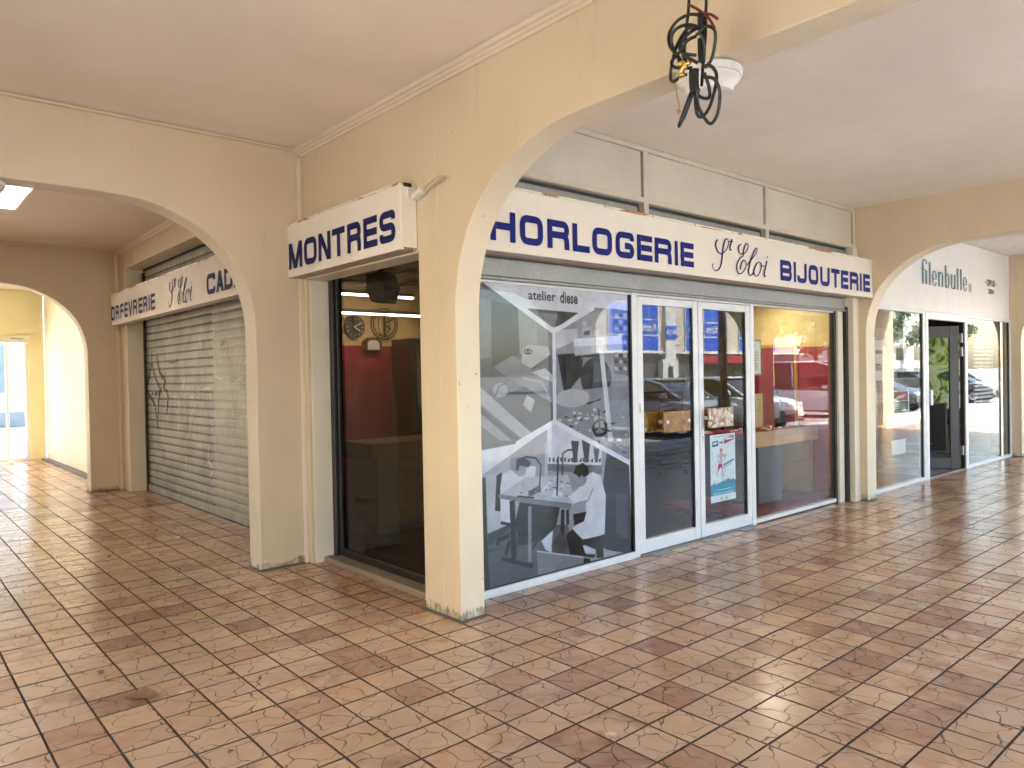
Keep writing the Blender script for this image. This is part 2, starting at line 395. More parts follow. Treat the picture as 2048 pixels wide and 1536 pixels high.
for a, x, y in cells[300:]:
    V, Fc = VAR[random.randrange(10)]; b = len(VV); z = random.uniform(-.0012, .0004); tx_, ty_ = random.gauss(0, .0035), random.gauss(0, .0035)
    VV += [(x+p[0], y+p[1], z+p[2]+tx_*p[0]+ty_*p[1]) for p in V]; FF += [tuple(b+q for q in f) for f in Fc]
me = bpy.data.meshes.new('tile_field'); me.from_pydata(VV, [], FF); me.polygons.foreach_set('material_index', ([0]+[1]*8)*len(cells[300:])); tf = link('tile_field', me, None, floor, [M_TILE, M_GROUT]); tf['kind'] = 'stuff'

# ------------------------------------------------------------------ arch walls
ARC = [(0, 1.90), (.01, 2.02), (.032, 2.125), (.068, 2.235), (.119, 2.345), (.184, 2.44), (.255, 2.518), (.339, 2.59), (.427, 2.65), (.526, 2.702), (.608, 2.737), (.7, 2.768), (.79, 2.788), (.88, 2.80), (1.0, 2.808), (1.2, 2.812), (1.5, 2.814)]
ARC = [(v.x, v.y) for v in spline([(a, b, 0) for a, b in ARC], 3)]
def opening(s0, s1, ARC=ARC):
    """arch outline from the foot at s0, over, to the foot at s1"""
    half = min(ARC[-1][0], (s1-s0)/2); k = half/ARC[-1][0]
    a = [(s0, 0)]+[(s0+u*k, z) for u, z in ARC]
    return a+[(s1-u*k, z) for u, z in ARC[::-1]]+[(s1, 0)]
def arch_wall(name, label, F, outline, d0, d1, mat=None, bevel=.007):
    bm = bmesh.new(); fs = prism(bm, outline, F, d0, d1, 1)
    bmesh.ops.recalc_face_normals(bm, faces=bm.faces)
    o = from_bm(name, bm, None, mats=[mat or M_WALL, M_WALL2]); tag(o, label, 'arch')
    mo = o.modifiers.new('edge', 'BEVEL'); mo.width = bevel; mo.segments = 2; mo.limit_method = 'ANGLE'; mo.angle_limit = R(50)
    return o
FX = lambda u, v, d: Vector((d, u, v))      # wall in a plane X = d, u is y
FY = lambda u, v, d: Vector((u, d, v))      # wall in a plane Y = d, u is x
CZ, CZR = 3.36, 3.315
out = [(3.60, 0), (3.985, 0), (3.985, 2.30), (5.62, 2.30), (5.62, 0), (5.655, 0), (5.655, CZ), (-1.0, CZ), (-1.0, 0)]+opening(-.62, 3.60)[:-1]
A = arch_wall('arch_wall', 'cream corner column with wide arch springing right over the walkway', FX, out, 2.70, 2.885)
box('joint_strip', M_WALL, 2.694, 2.703, 3.762, 3.786, 2.0, 3.30, A, .002)
box('joint_strip', M_WALL, 2.6965, 2.703, 3.772, 3.784, .06, 2.0, A, .002)
outB = [(2.30, 0), (2.905, 0), (2.905, CZ), (-1.0, CZ), (-1.0, 0)]+opening(-.87, 2.30)[:-1]
B = arch_wall('arch_wall', 'cream arch and pillar standing left of the narrow watch window', FY, outB, 5.66, 5.875)
box('corner_bead', M_TRIM, 2.665, 2.699, 5.642, 5.663, .0, 3.29, B, .004)
box('corner_bead', M_WALL, 2.70, 2.725, 5.600, 5.621, .0, 2.30, B, .003)
outC = [(2.30, 0), (2.905, 0), (2.905, CZ), (-1.0, CZ), (-1.0, 0)]+opening(-.87, 2.30)[:-1]
C_ = arch_wall('arch_wall', 'shaded cream arch and pillar left of the metal shutter, before the bright end room', FY, outC, 11.44, 11.655)
box('corner_bead', M_TRIM, 2.66, 2.70, 11.41, 11.443, 0, 3.29, C_, .004)
outD = [(3.66, 0), (3.93, 0), (3.93, CZR+.05), (-1.0, CZR+.05), (-1.0, 0)]+opening(-.62, 3.66)[:-1]
D = arch_wall('arch_wall', 'cream column and arch at the right end of the long shop sign', FX, outD, 8.50, 8.73)
E_ = arch_wall('arch_wall', 'farthest cream column and arch at the right picture edge', FX, outD, 14.30, 14.53)
# wall over and beside the shutter, with its deep opening
outS = [(5.88, 0), (6.30, 0), (6.30, 3.05), (11.04, 3.05), (11.04, 0), (11.435, 0), (11.435, CZ), (5.88, CZ)]
S_ = arch_wall('shop_wall', 'cream wall framing the closed metal shutter on the left', FX, outS, 2.70, 2.925, bevel=.005); S_['category'] = 'wall'
box('joint_strip', M_WALL, 2.692, 2.703, 11.10, 11.15, 0, 3.29, S_, .003)
box('joint_strip', M_WALL, 2.694, 2.703, 10.72, 10.75, 3.06, 3.29, S_, .002)
tag(box('shutter_backing', M_DARK, 2.965, 3.09, 5.88, 11.43, 0, 3.88, bev=0), 'dark wall close behind the closed metal shutter', 'wall')
# dark mortar fillets where the columns meet the tiles
M_FIL = plaster('grimy_mortar', (.13, .11, .085), .8, .9, 90)
kg = N('wall_grime'); tg = kg.n('ShaderNodeBsdfTransparent'); mg = kg.n('ShaderNodeMixShader'); kg.base((.12, .095, .07)); kg.set(Roughness=.8)
kg.put(mg.inputs[0], kg.ramp(kg.noise(kg.vmath('MULTIPLY', kg.pos(), (30, 30, 14)), 1., 4, .65).outputs[0], [(.40, 0.), (.66, .62)])); kg.put(mg.inputs[1], tg.outputs[0]); kg.put(mg.inputs[2], kg.b.outputs[0]); kg.put(kg.out.inputs[0], mg.outputs[0]); M_GRIME = kg.m
def fillet(par, x0, x1, y0, y1):
    bm = bmesh.new(); rs = random.Random(int(x0*100+y0*10)); n = 14; P = []
    for (ax, ay), (bx_, by) in (((x0, y0), (x1, y0)), ((x1, y0), (x1, y1)), ((x1, y1), (x0, y1)), ((x0, y1), (x0, y0))):
        P += [(ax+(bx_-ax)*i/n, ay+(by-ay)*i/n) for i in range(n)]
    cx_, cy_ = (x0+x1)/2, (y0+y1)/2
    ring = lambda g, z, j: [bm.verts.new((x+math.copysign(g+rs.uniform(-j, j), x-cx_)*(abs(abs(x-cx_)-(x1-x0)/2) < 1e-6), y+math.copysign(g+rs.uniform(-j, j), y-cy_)*(abs(abs(y-cy_)-(y1-y0)/2) < 1e-6), z)) for x, y in P]
    a, b = ring(.022, .0015, .010), ring(.002, .014, .0008); m_ = len(P)
    for i in range(m_): bm.faces.new((a[i], a[(i+1) % m_], b[(i+1) % m_], b[i]))
    from_bm('mortar_fillet', bm, M_FIL, par)
    bm = bmesh.new(); lo = ring(.0012, .012, 0); hi = ring(.0012, .05, 0)
    for i, v in enumerate(hi): v.co.z = .025+.05*abs(math.sin(i*1.7+x0))*rs.random()+.02*rs.random()
    for i in range(m_): bm.faces.new((lo[i], lo[(i+1) % m_], hi[(i+1) % m_], hi[i]))
    from_bm('grime_stain', bm, M_GRIME, par)
fillet(A, 2.70, 2.885, 3.60, 3.985); fillet(B, 2.30, 2.70, 5.66, 5.875); fillet(C_, 2.30, 2.70, 11.44, 11.655); fillet(D, 8.50, 8.73, 3.66, 3.93); fillet(E_, 14.30, 14.53, 3.66, 3.93)
# far room
wl = box('end_room_wall', M_PALEY, 2.70, 2.95, 11.66, 17.2, 0, 3.36, bev=.002); tag(wl, 'pale yellow plain side wall of the bright end room', 'wall')
box('floor_channel', simple('dirty_metal', (.16, .14, .12), .5, .3), 2.60, 2.698, 11.7, 17.18, .001, .035, wl, .004)
oE = [(2.69, 0), (2.69, 3.36), (-1.2, 3.36), (-1.2, 0), (.5, 0), (.5, 2.44), (2.42, 2.44), (2.42, 0)]
we = arch_wall('end_wall', 'yellow end wall around the glazed exit door at the far left', FY, oE, 17.2, 17.42, M_YELLOW, .004); we['category'] = 'wall'
# outer arcade walls on the street side
oy = [(-1.25, 0), (-1.25, 3.9), (20.9, 3.9), (20.9, 0)]
for s1, s0 in ((20.2, 14.9), (14.3, 9.1), (8.5, 3.3), (2.6, -.80)):
    oy += opening(s0, s1)[::-1]
ow = arch_wall('street_arcade', 'cream outer arcade wall of arches towards the street, mirrored in the shop glass', FY, oy, -1.0, -.63)
ox = [(17.2, 0), (17.2, 3.9), (-.63, 3.9), (-.63, 0)]+opening(1.0, 4.5)+opening(12.4, 15.6)  # out of frame; arches opened and sized to let daylight into the bays
arch_wall('side_arcade', 'cream side wall out of frame, arches opened to let daylight into the bays', FX, ox, -1.25, -.88)

# ------------------------------------------------------------------ ceilings
ca = struct(box('ceiling_corner_bay', M_CEIL, -.9, 2.70, -.65, 5.66, CZ, CZ+.5, bev=0))
cb = struct(box('ceiling_shutter_bay', M_CEIL, -.9, 2.70, 5.875, 11.44, CZ-.02, CZ+.48, bev=0))
cc = struct(box('ceiling_end_room', M_PALEY, -.9, 2.70, 11.655, 17.2, 3.34, 3.84, bev=0))
cr = struct(box('ceiling_shopfront_bay', M_CEILR, 2.885, 8.50, -.65, 3.95, CZR, CZR+.5, bev=0))
cf = struct(box('ceiling_next_bay', simple('white_ceiling', (.78, .77, .75), .7), 8.73, 14.30, -.65, 3.95, CZR, CZR+.5, bev=0))
cg = struct(box('ceiling_far_bay', M_CEILR, 14.53, 20.9, -.65, 3.95, CZR, CZR+.5, bev=0))
struct(box('roof', simple('roof_gravel', (.3, .3, .29), .9), -1.3, 21, -1.05, 17.5, 3.9, 4.1, bev=0))
def moulding(name, prof, F, s0, s1, parent):
    bm = bmesh.new(); a = [bm.verts.new(F(u, v, s0)) for u, v in prof]; b = [bm.verts.new(F(u, v, s1)) for u, v in prof]
    for i in range(len(prof)-1): bm.faces.new((a[i], a[i+1], b[i+1], b[i]))
    return from_bm(name, bm, M_TRIM if parent in (ca, cb) else M_CEILR, parent)
pr = [(0, 0), (-.012, .002), (-.016, .018), (-.03, .022), (-.034, .034), (-.052, .040), (-.060, .058), (-.066, .062)]
moulding('cornice', pr, lambda u, v, s: Vector((2.699+u, s, CZ-.065+v)), -.6, 5.655, ca)
moulding('cornice', pr, lambda u, v, s: Vector((2.699+u, s, CZ-.085+v)), 5.88, 11.43, cb)
box('ceiling_lath', M_WALL, -.87, 2.64, 5.632, 5.658, CZ-.028, CZ-.004, ca, .004)
box('ceiling_lath', M_TRIM, -.87, 2.64, 11.415, 11.438, CZ-.045, CZ-.022, cb, .004)

# ------------------------------------------------------------------ rooms behind the shop fronts
sw = struct(box('shop_floor', simple('shop_floor_tile', (.05, .034, .024), .3, var=.15, scale=4), 2.93, 11.0, 3.93, 11.2, -.06, .0, bev=0))
def iwall(name, label, mat, *b):
    return tag(box(name, mat, *b, bev=.002), label, 'wall')
iwall('interior_wall', 'yellow back wall of the jewellery shop carrying the clocks', M_SHOPY, 2.96, 11.0, 8.42, 8.6, 0, 2.85)
w1 = iwall('interior_wall', 'yellow and red side wall seen through the right shop pane', M_SHOPY, 8.44, 8.49, 3.93, 5.05, 0, 2.85)
iwall('interior_wall', 'dark far side wall inside the jewellery shop', M_SHOPY, 11.0, 11.1, 5.05, 8.6, 0, 2.85)
iwall('interior_wall', 'dark partition inside the jewellery shop behind the next shop', M_SHOPY, 8.49, 11.0, 5.0, 5.05, 0, 2.85)
iwall('interior_wall', 'inner shop wall between the watch window and the shutter', M_SHOPY, 2.93, 3.02, 5.66, 8.42, 0, 2.85)
icl = struct(box('shop_ceiling', simple('shop_ceiling_tiles', (.40, .37, .31), .8), 2.96, 11.0, 3.99, 8.6, 2.75, 2.85, bev=0))
for x in (3.6, 4.2, 4.8, 5.4, 6.0, 6.6, 7.2, 7.8): box('ceiling_grid_bar', M_GREY, x, x+.02, 4.05, 8.4, 2.738, 2.749, icl, .002)
rp = tag(box('red_panel', M_RED, 3.03, 8.4, 8.38, 8.419, .0, 1.91, bev=.003), 'deep red dado panel under the wall clocks', 'wall panel')
rp2 = tag(box('red_panel', M_RED, 8.405, 8.438, 3.96, 5.04, .0, 1.77, bev=.003), 'bright red dado panel in the right shop pane', 'wall panel')
fb = struct(box('neighbour_floor', simple('neighbour_floor', (.30, .29, .28), .3), 8.52, 20.9, 3.88, 8.6, -.06, -.002, bev=0))
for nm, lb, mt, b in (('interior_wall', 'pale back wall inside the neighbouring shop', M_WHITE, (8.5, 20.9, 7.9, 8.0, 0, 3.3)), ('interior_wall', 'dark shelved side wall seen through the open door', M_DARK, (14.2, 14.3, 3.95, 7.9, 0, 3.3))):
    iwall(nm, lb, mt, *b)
struct(box('neighbour_ceiling', M_WHITE, 8.5, 20.9, 3.95, 8.0, 2.9, 3.0, bev=0))
# ------------------------------------------------------------------ illuminated sign boxes
def rust(name):
    k = N(name); p = k.pos()
    f = k.ramp(k.noise(k.vmath('MULTIPLY', p, (2.6, 2.6, 9)), 1.0, 5, .6).outputs[0], [(.50, 0.), (.56, 1.)])
    c = k.mix(f, (.78, .73, .62), k.ramp(k.noise(p, 30, 4).outputs[0], [(.3, (.30, .09, .02)), (.7, (.62, .30, .10))])); k.base(c); k.set(Roughness=.5); return k.m
M_RUST = rust('rusty_white_edge')
def sign_box(label, axis, front, back, s0, s1, z0, z1, tilt_end=False):
    """axis 'x': face towards -X, s is y;  axis 'y': face towards -Y, s is x"""
    o = thing('sign_box', label, 'shop sign', loc=(0, 0, 0))
    bb = (lambda a, b, c, d, e, f: (c, d, a, b, e, f)) if axis == 'x' else (lambda a, b, c, d, e, f: (a, b, c, d, e, f))
    box('sign_casing', M_SIGNW, *bb(s0, s1, front+.004, back, z0+.012, z1-.004), o, .004)
    box('sign_face', M_SIGNW, *bb(s0+.004, s1-.004, front, front+.0035, z0+.004, z1-.018), o, .001)
    box('top_edge', M_RUST, *bb(s0, s1, front-.003, back, z1-.0175, z1), o, .003)
    box('bottom_edge', M_SIGNW, *bb(s0, s1, front-.002, front+.022, z0-.004, z0+.0115), o, .003)
    for a, b_ in ((.024, .034), (.044, .056), (.068, .080), (.094, .112)):
        if front+b_ < back: box('underside_rib', simple('sign_rib', (.42, .34, .29), .35, .3), *bb(s0+.01, s1-.01, front+a, front+b_, z0-.006, z0+.0118), o, .002)
    n = int((s1-s0)/.55)
    for i in range(n+1):
        s = s0+.05+(s1-s0-.1)*i/max(1, n); box('screw', M_STEEL, *bb(s-.006, s+.006, front-.006, front-.003, z1-.016, z1-.004), o, .001)
    return o
# the long sign over the doors (face Y = 3.645)
YS = 3.578
sg = sign_box('long white box sign reading HORLOGERIE St Eloi BIJOUTERIE above the doors', 'y', YS, 3.76, 2.89, 8.496, 2.29, 2.712)
Fs = lambda u, v, d: Vector((u, YS-d, v))
zt, zb = 2.543, 2.349
def bx(l, z0=zb, z1=zt): return [(a, b, z0, z1) for a, b in l]
letters('HORLOGERIE', bx([(2.964, 3.175), (3.213, 3.420), (3.460, 3.667), (3.702, 3.872), (3.902, 4.111), (4.151, 4.359), (4.394, 4.576), (4.606, 4.819), (4.861, 4.902), (4.938, 5.115)]), Fs, M_BLUE, sg)
letters('BIJOUTERIE', bx([(6.487, 6.700), (6.740, 6.781), (6.806, 6.993), (7.030, 7.229), (7.269, 7.471), (7.505, 7.692), (7.722, 7.889), (7.927, 8.129), (8.169, 8.210), (8.251, 8.417)], 2.344, 2.537), Fs, M_BLUE, sg)
SE = [[(5.467, 2.615),(5.436, 2.590),(5.435, 2.550),(5.464, 2.514),(5.512, 2.501),(5.569, 2.525),(5.612, 2.568),(5.625, 2.609),(5.607, 2.636),(5.576, 2.624),(5.549, 2.578),(5.533, 2.521),(5.521, 2.457),(5.502, 2.400),(5.467, 2.362),(5.425, 2.349),(5.392, 2.364),(5.378, 2.389),(5.393, 2.406)],
[(5.679, 2.640),(5.663, 2.605),(5.645, 2.564),(5.650, 2.544),(5.674, 2.552)],[(5.634, 2.614),(5.695, 2.623)],
[(5.824, 2.612),(5.787, 2.594),(5.778, 2.561),(5.799, 2.531),(5.837, 2.527),(5.890, 2.546),(5.928, 2.584),(5.937, 2.617),(5.906, 2.627),(5.876, 2.595),(5.855, 2.551),(5.844, 2.522)],
[(5.863, 2.518),(5.806, 2.490),(5.760, 2.445),(5.744, 2.404),(5.758, 2.365),(5.802, 2.352),(5.854, 2.377),(5.894, 2.425),(5.892, 2.465),(5.857, 2.475),(5.819, 2.442),(5.800, 2.388)],
[(5.909, 2.437),(5.971, 2.481),(6.034, 2.528),(6.078, 2.573),(6.079, 2.602),(6.051, 2.592),(6.003, 2.533),(5.962, 2.463),(5.939, 2.403),(5.940, 2.362),(5.975, 2.350),(6.022, 2.385)],
[(6.126, 2.482),(6.078, 2.465),(6.034, 2.419),(6.022, 2.377),(6.044, 2.349),(6.091, 2.361),(6.132, 2.402),(6.149, 2.445),(6.139, 2.478),(6.157, 2.454),(6.205, 2.450)],
[(6.246, 2.504),(6.221, 2.442),(6.200, 2.390),(6.202, 2.357),(6.226, 2.363)],[(6.246, 2.542),(6.258, 2.531)]]
def script(F, parent, f=lambda x, z: (x, z), mat=M_NAVY, wk=1.):
    st = []
    for l in SE:
        P = [(v.x, v.y) for v in spline([(*f(*q), 0) for q in l], 6)]; hw = []
        for i in range(len(P)):
            dx = P[min(i+1, len(P)-1)][0]-P[max(i-1, 0)][0]; dz = P[min(i+1, len(P)-1)][1]-P[max(i-1, 0)][1]
            v = abs(dz)/(math.hypot(dx, dz)+1e-9); down = 1 if dz < 0 else .25
            hw.append(wk*(.0045+.0065*v**2*down))
        st.append(ribbon(P, hw))
    strokes_mesh('script_lettering', st, F, mat, parent)
script(Fs, sg)
# the short sign on the corner wall (face X = 2.573)
XS = 2.573
sm = sign_box('short white box sign reading MONTRES above the narrow window', 'x', XS, 2.698, 3.99, 5.652, 2.315, 2.738)
Fm = lambda u, v, d: Vector((XS-d, -u, v))
letters('MONTRES', [(-a, -b, 2.372, 2.577) for a, b in ((5.622, 5.383), (5.351, 5.14), (5.11, 4.92), (4.892, 4.705), (4.672, 4.483), (4.448, 4.268), (4.24, 4.047))], Fm, M_NAVY, sm)
box('end_bracket', M_WHITE, 2.62, 2.68, 3.974, 3.989, 2.64, 2.70, sm, .002); box('end_gap', M_BLACK, 2.60, 2.66, 3.9865, 3.9895, 2.712, 2.737, sm, .001)
# the sign over the shutter
so = sign_box('long white box sign reading ORFEVRERIE St Eloi CADEAUX over the shutter', 'x', XS, 2.698, 5.90, 11.30, 2.285, 2.715)
letters('ORFEVRERIE', [(-a, -b, 2.347, 2.537) for a, b in ((11.29, 11.102), (11.05, 10.876), (10.807, 10.65), (10.599, 10.44), (10.41, 10.21), (10.18, 10.01), (9.939, 9.762), (9.727, 9.563), (9.504, 9.466), (9.417, 9.246))], Fm, M_NAVY, so, .19)
letters('CADEAUX', [(-a, -b, 2.35, 2.55) for a, b in ((7.513, 7.28), (7.253, 7.055), (7.035, 6.83), (6.80, 6.63), (6.60, 6.42), (6.39, 6.20), (6.17, 5.99))], Fm, M_NAVY, so)
script(Fm, so, lambda x, z: (-8.752+(x-5.373)*.912, 1.5+(z-1.5)/.9816-.034))
# cream flex with connectors beside the short sign
cx = thing('cable_loop', 'cream flex with white connectors looped beside the MONTRES sign', 'cable', loc=(2.69, 3.85, 2.7))
def rel(o, pts): return [Vector(p)-o.location for p in pts]
tube('flex', M_CREAMCABLE, rel(cx, spline([(2.66, 3.985, 2.655), (2.67, 3.93, 2.655), (2.675, 3.85, 2.67), (2.675, 3.74, 2.705), (2.68, 3.67, 2.712), (2.672, 3.66, 2.70), (2.67, 3.72, 2.69), (2.67, 3.82, 2.672), (2.672, 3.90, 2.64)], 6)), .005, cx)
tube('flex', M_CREAMCABLE, rel(cx, spline([(2.66, 3.985, 2.66), (2.655, 3.90, 2.672), (2.66, 3.80, 2.70), (2.665, 3.70, 2.725), (2.67, 3.655, 2.715), (2.66, 3.70, 2.70), (2.662, 3.80, 2.682)], 6)), .004, cx)
bm = bmesh.new(); add_box(bm, -.03, .03, -.05, .05, -.016, .016, .004, Matrix.Translation((-.025, .065, -.045)) @ Matrix.Rotation(R(-16), 4, 'X')); from_bm('connector', bm, M_WHITE, cx)

# ------------------------------------------------------------------ narrow watch window on the corner
wf = thing('watch_window', 'tall narrow dark framed window under the MONTRES sign', 'window', loc=(2.93, 4.8, 0))
def pbox(name, mat, parent, *b, bev=.003):
    o = box(name, mat, *b, bev=bev); o.parent = parent; o.location = o.location-parent.location; return o
tag(box('jamb', M_JAMB, 2.728, 2.91, 5.585, 5.6195, 0, 2.299, bev=.003), 'off white painted jamb beside the narrow watch window', 'jamb')
for y0, y1 in ((5.50, 5.58), (3.99, 4.04)): pbox('frame_post', M_DARKFR, wf, 2.915, 2.965, y0, y1, .05, 2.42)
pbox('guide_rail', M_DARKFR, wf, 2.885, 2.913, 5.52, 5.582, .02, 2.299)
pbox('frame_rail', M_DARKFR, wf, 2.915, 2.965, 4.04, 5.50, .045, .10); pbox('frame_rail', M_DARKFR, wf, 2.915, 2.965, 4.04, 5.50, 2.37, 2.42)
pbox('pane', M_GLASST, wf, 2.938, 2.944, 4.04, 5.50, .10, 2.37, bev=0)
th = plaster('worn_threshold', (.28, .22, .15), .9, .9, 60)
tag(box('threshold', th, 2.80, 2.96, 3.99, 5.60, -.004, .044, bev=.01), 'worn stone threshold under the narrow watch window', 'threshold')

# ------------------------------------------------------------------ closed metal shutter
sh = thing('roller_shutter', 'closed worn grey metal roller shutter with graffiti, left shop', 'shutter', loc=(2.93, 8.7, 0))
PIT = .0975
def slat_x(z):
    f = (z/PIT) % 1.
    if f < .06: return .012
    if f < .13: return -.002
    if f < .18: return .012
    return -.0032*math.sin(math.pi*max(0., f-.18)/.8201)**.5-.001
prof = [(slat_x(f*PIT+1e-6), f*PIT) for f in (0, .059, .061, .129, .131, .179, .182, .23, .30, .42, .54, .66, .78, .88, .95, .999)]
bm = bmesh.new(); a = [bm.verts.new((x, -2.36, z)) for x, z in prof]; b = [bm.verts.new((x, 2.36, z)) for x, z in prof]
for i in range(len(prof)-1): bm.faces.new((a[i], b[i], b[i+1], a[i+1]))
for f in bm.faces: f.material_index = int(sum(v.co.x for v in f.verts)/4 > .003)  # grooves coloured dark, standing in for their shade as well as grime
slat0 = from_bm('slat', bm, None, sh, True, [M_SHUT, simple('groove_shade_grime', (.045, .04, .034), .8)]); slat0.data.set_sharp_from_angle(angle=R(35))
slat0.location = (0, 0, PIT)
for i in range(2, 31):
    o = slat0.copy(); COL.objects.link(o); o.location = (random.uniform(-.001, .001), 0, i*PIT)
pbox('bottom_bar', M_SHUT, sh, 2.912, 2.95, 6.32, 11.03, .002, PIT-.002, bev=.006)
for y in (6.315, 11.0): pbox('guide_rail', M_DARKFR, sh, 2.90, 2.96, y-.01, y+.035, 0, 3.0)
pbox('shutter_box', M_DARK, sh, 2.94, 2.962, 6.3, 11.04, 2.9, 3.05)
def graffiti(name, lines, mat, w):
    bm = bmesh.new()
    for l in lines:
        P = spline([(y, z, 0) for y, z in l], 10); P2 = []
        for a, b in zip(P, P[1:]):
            n = max(1, int((b-a).length/.008))
            P2 += [a.lerp(b, i/n) for i in range(n)]
        P2.append(P[-1]); hw = [w*(.55+.45*math.sin(math.pi*i/len(P2))) for i in range(len(P2))]
        for q in ribbon([(v.x, v.y) for v in P2], hw):
            bm.faces.new([bm.verts.new((slat_x(v.y)-.0022, v.x-8.7, v.y)) for v in q])
    from_bm(name, bm, mat, sh)
G = [[(10.749,1.881),(10.745,1.775),(10.859,1.602),(10.973,1.465),(11.0,1.366),(10.851,1.309),(10.661,1.195),(10.577,1.043),(10.526,.873)],[(10.733,1.755),(10.628,1.599),(10.478,1.464),(10.356,1.417),(10.462,1.274),(10.515,1.007)],[(10.511,1.845),(10.458,1.71),(10.342,1.586),(10.163,1.519),(10.231,1.426),(10.086,1.352),(10.084,1.224),(10.158,1.056)],[(10.781,1.339),(10.519,1.35),(10.357,1.398)]]
G2 = [[(8.706,1.975),(8.665,1.876)],[(8.147,1.878),(8.058,1.929)],[(7.933,1.923),(7.971,1.794),(7.926,1.716)],[(9.996,1.737),(9.651,1.746)],[(9.7,1.80),(9.6,1.70)]]
W = [[(8.939,1.41),(9.097,1.307),(9.198,1.323)],[(9.0,1.258),(9.162,1.119),(9.254,.91),(9.341,.802)],[(8.559,1.378),(8.453,1.25),(8.395,1.107)],[(8.366,1.538),(8.191,1.528),(8.108,1.488)],[(8.023,1.488),(7.778,1.479),(7.56,1.53)],[(7.58,1.515),(7.724,1.396),(7.832,1.26),(7.849,1.108)],[(9.883,1.308),(9.658,1.284),(9.641,1.142),(9.669,.909)],[(9.394,1.531),(9.512,1.391)],[(8.745,1.41),(8.51,1.418)],[(8.7,.62),(8.5,.5),(8.62,.4)]]
for g__ in G: graffiti('graffiti_tag', [g__], simple('faded_black_spray', (.03, .028, .024), .6), .030)
for g__ in G2: graffiti('graffiti_tag', [g__], simple('thin_grey_spray', (.12, .115, .1), .6), .010)
for w__ in W: graffiti('graffiti_tag', [w__], simple('chalky_white_spray', (.60, .60, .56), .7), .012)

# ------------------------------------------------------------------ printed matter, painted pixel by pixel in code
def canvas(w, h, c): return np.ones((h, w, 3), np.float32)*np.array(c, np.float32)
def fill(img, pts, c, al=1.):
    h, w, _ = img.shape; P = np.array(pts, float); x0, x1 = max(0, int(P[:, 0].min())), min(w, int(P[:, 0].max())+2); y0, y1 = max(0, int(P[:, 1].min())), min(h, int(P[:, 1].max())+2)
    if x1 <= x0 or y1 <= y0: return
    acc = np.zeros((y1-y0, x1-x0), np.float32)
    for sx, sy in ((.25, .25), (.75, .25), (.25, .75), (.75, .75)):
        X, Y = np.meshgrid(np.arange(x0, x1)+sx, np.arange(y0, y1)+sy); ins = np.zeros(X.shape, bool)
        for i in range(len(P)):
            (ax, ay), (bx_, by) = P[i], P[i-1]
            if ay == by: continue
            ins ^= ((ay > Y) != (by > Y)) & (X < (bx_-ax)*(Y-ay)/(by-ay)+ax)
        acc += ins*.25
    acc = (acc*al)[..., None]; img[y0:y1, x0:x1] = img[y0:y1, x0:x1]*(1-acc)+np.array(c, np.float32)*acc
def ell(img, cx_, cy_, rx, ry, c): fill(img, [(cx_+rx*math.cos(t*.2618), cy_+ry*math.sin(t*.2618)) for t in range(24)], c)
def line(img, pts, wd, c):
    for q in ribbon(pts, wd/2): fill(img, [(v.x, v.y) for v in q], c)
def to_mat(name, img, rough=.4):
    h, w, _ = img.shape; im = bpy.data.images.new(name, w, h); px = np.ones((h, w, 4), np.float32); px[..., :3] = np.clip(img, 0, 1)
    im.pixels.foreach_set(px.ravel()); im.update(); im.pack()
    k = N(name); t = k.n('ShaderNodeTexImage'); t.image = im; t.extension = 'EXTEND'; k.t.links.new(k.n('ShaderNodeUVMap').outputs[0], t.inputs[0])
    k.t.links.new(t.outputs[0], k.b.inputs['Base Color']); k.set(Roughness=rough); k.b.inputs['Specular IOR Level'].default_value = .15; return k.m
def sheet(name, mat, F, u0, u1, v0, v1, parent=None, flip=False):
    me = bpy.data.meshes.new(name); me.from_pydata([F(u0, v0, 0), F(u1, v0, 0), F(u1, v1, 0), F(u0, v1, 0)], [], [(0, 1, 2, 3)])
    uv = me.uv_layers.new(name='UVMap'); uv.data.foreach_set('uv', [0., 0, 1, 0, 1, 1, 0, 1]); return link(name, me, mat, parent)
def shade(img, seed, amt=.05):
    rs = np.random.RandomState(seed); h, w, _ = img.shape; n = rs.rand(h, w, 1).astype(np.float32)-.5
    lo = rs.rand(h//16+2, w//16+2).astype(np.float32); lo = np.kron(lo, np.ones((16, 16), np.float32))[:h, :w]
    for ax in (0, 1):
        for _ in range(3): lo = (lo+np.roll(lo, 5, ax)+np.roll(lo, -5, ax))/3
    img = img*(1+amt*2*(lo[..., None]-.5))+n*amt
    return (img+np.roll(img, 1, 0)+np.roll(img, 1, 1)+img)/4
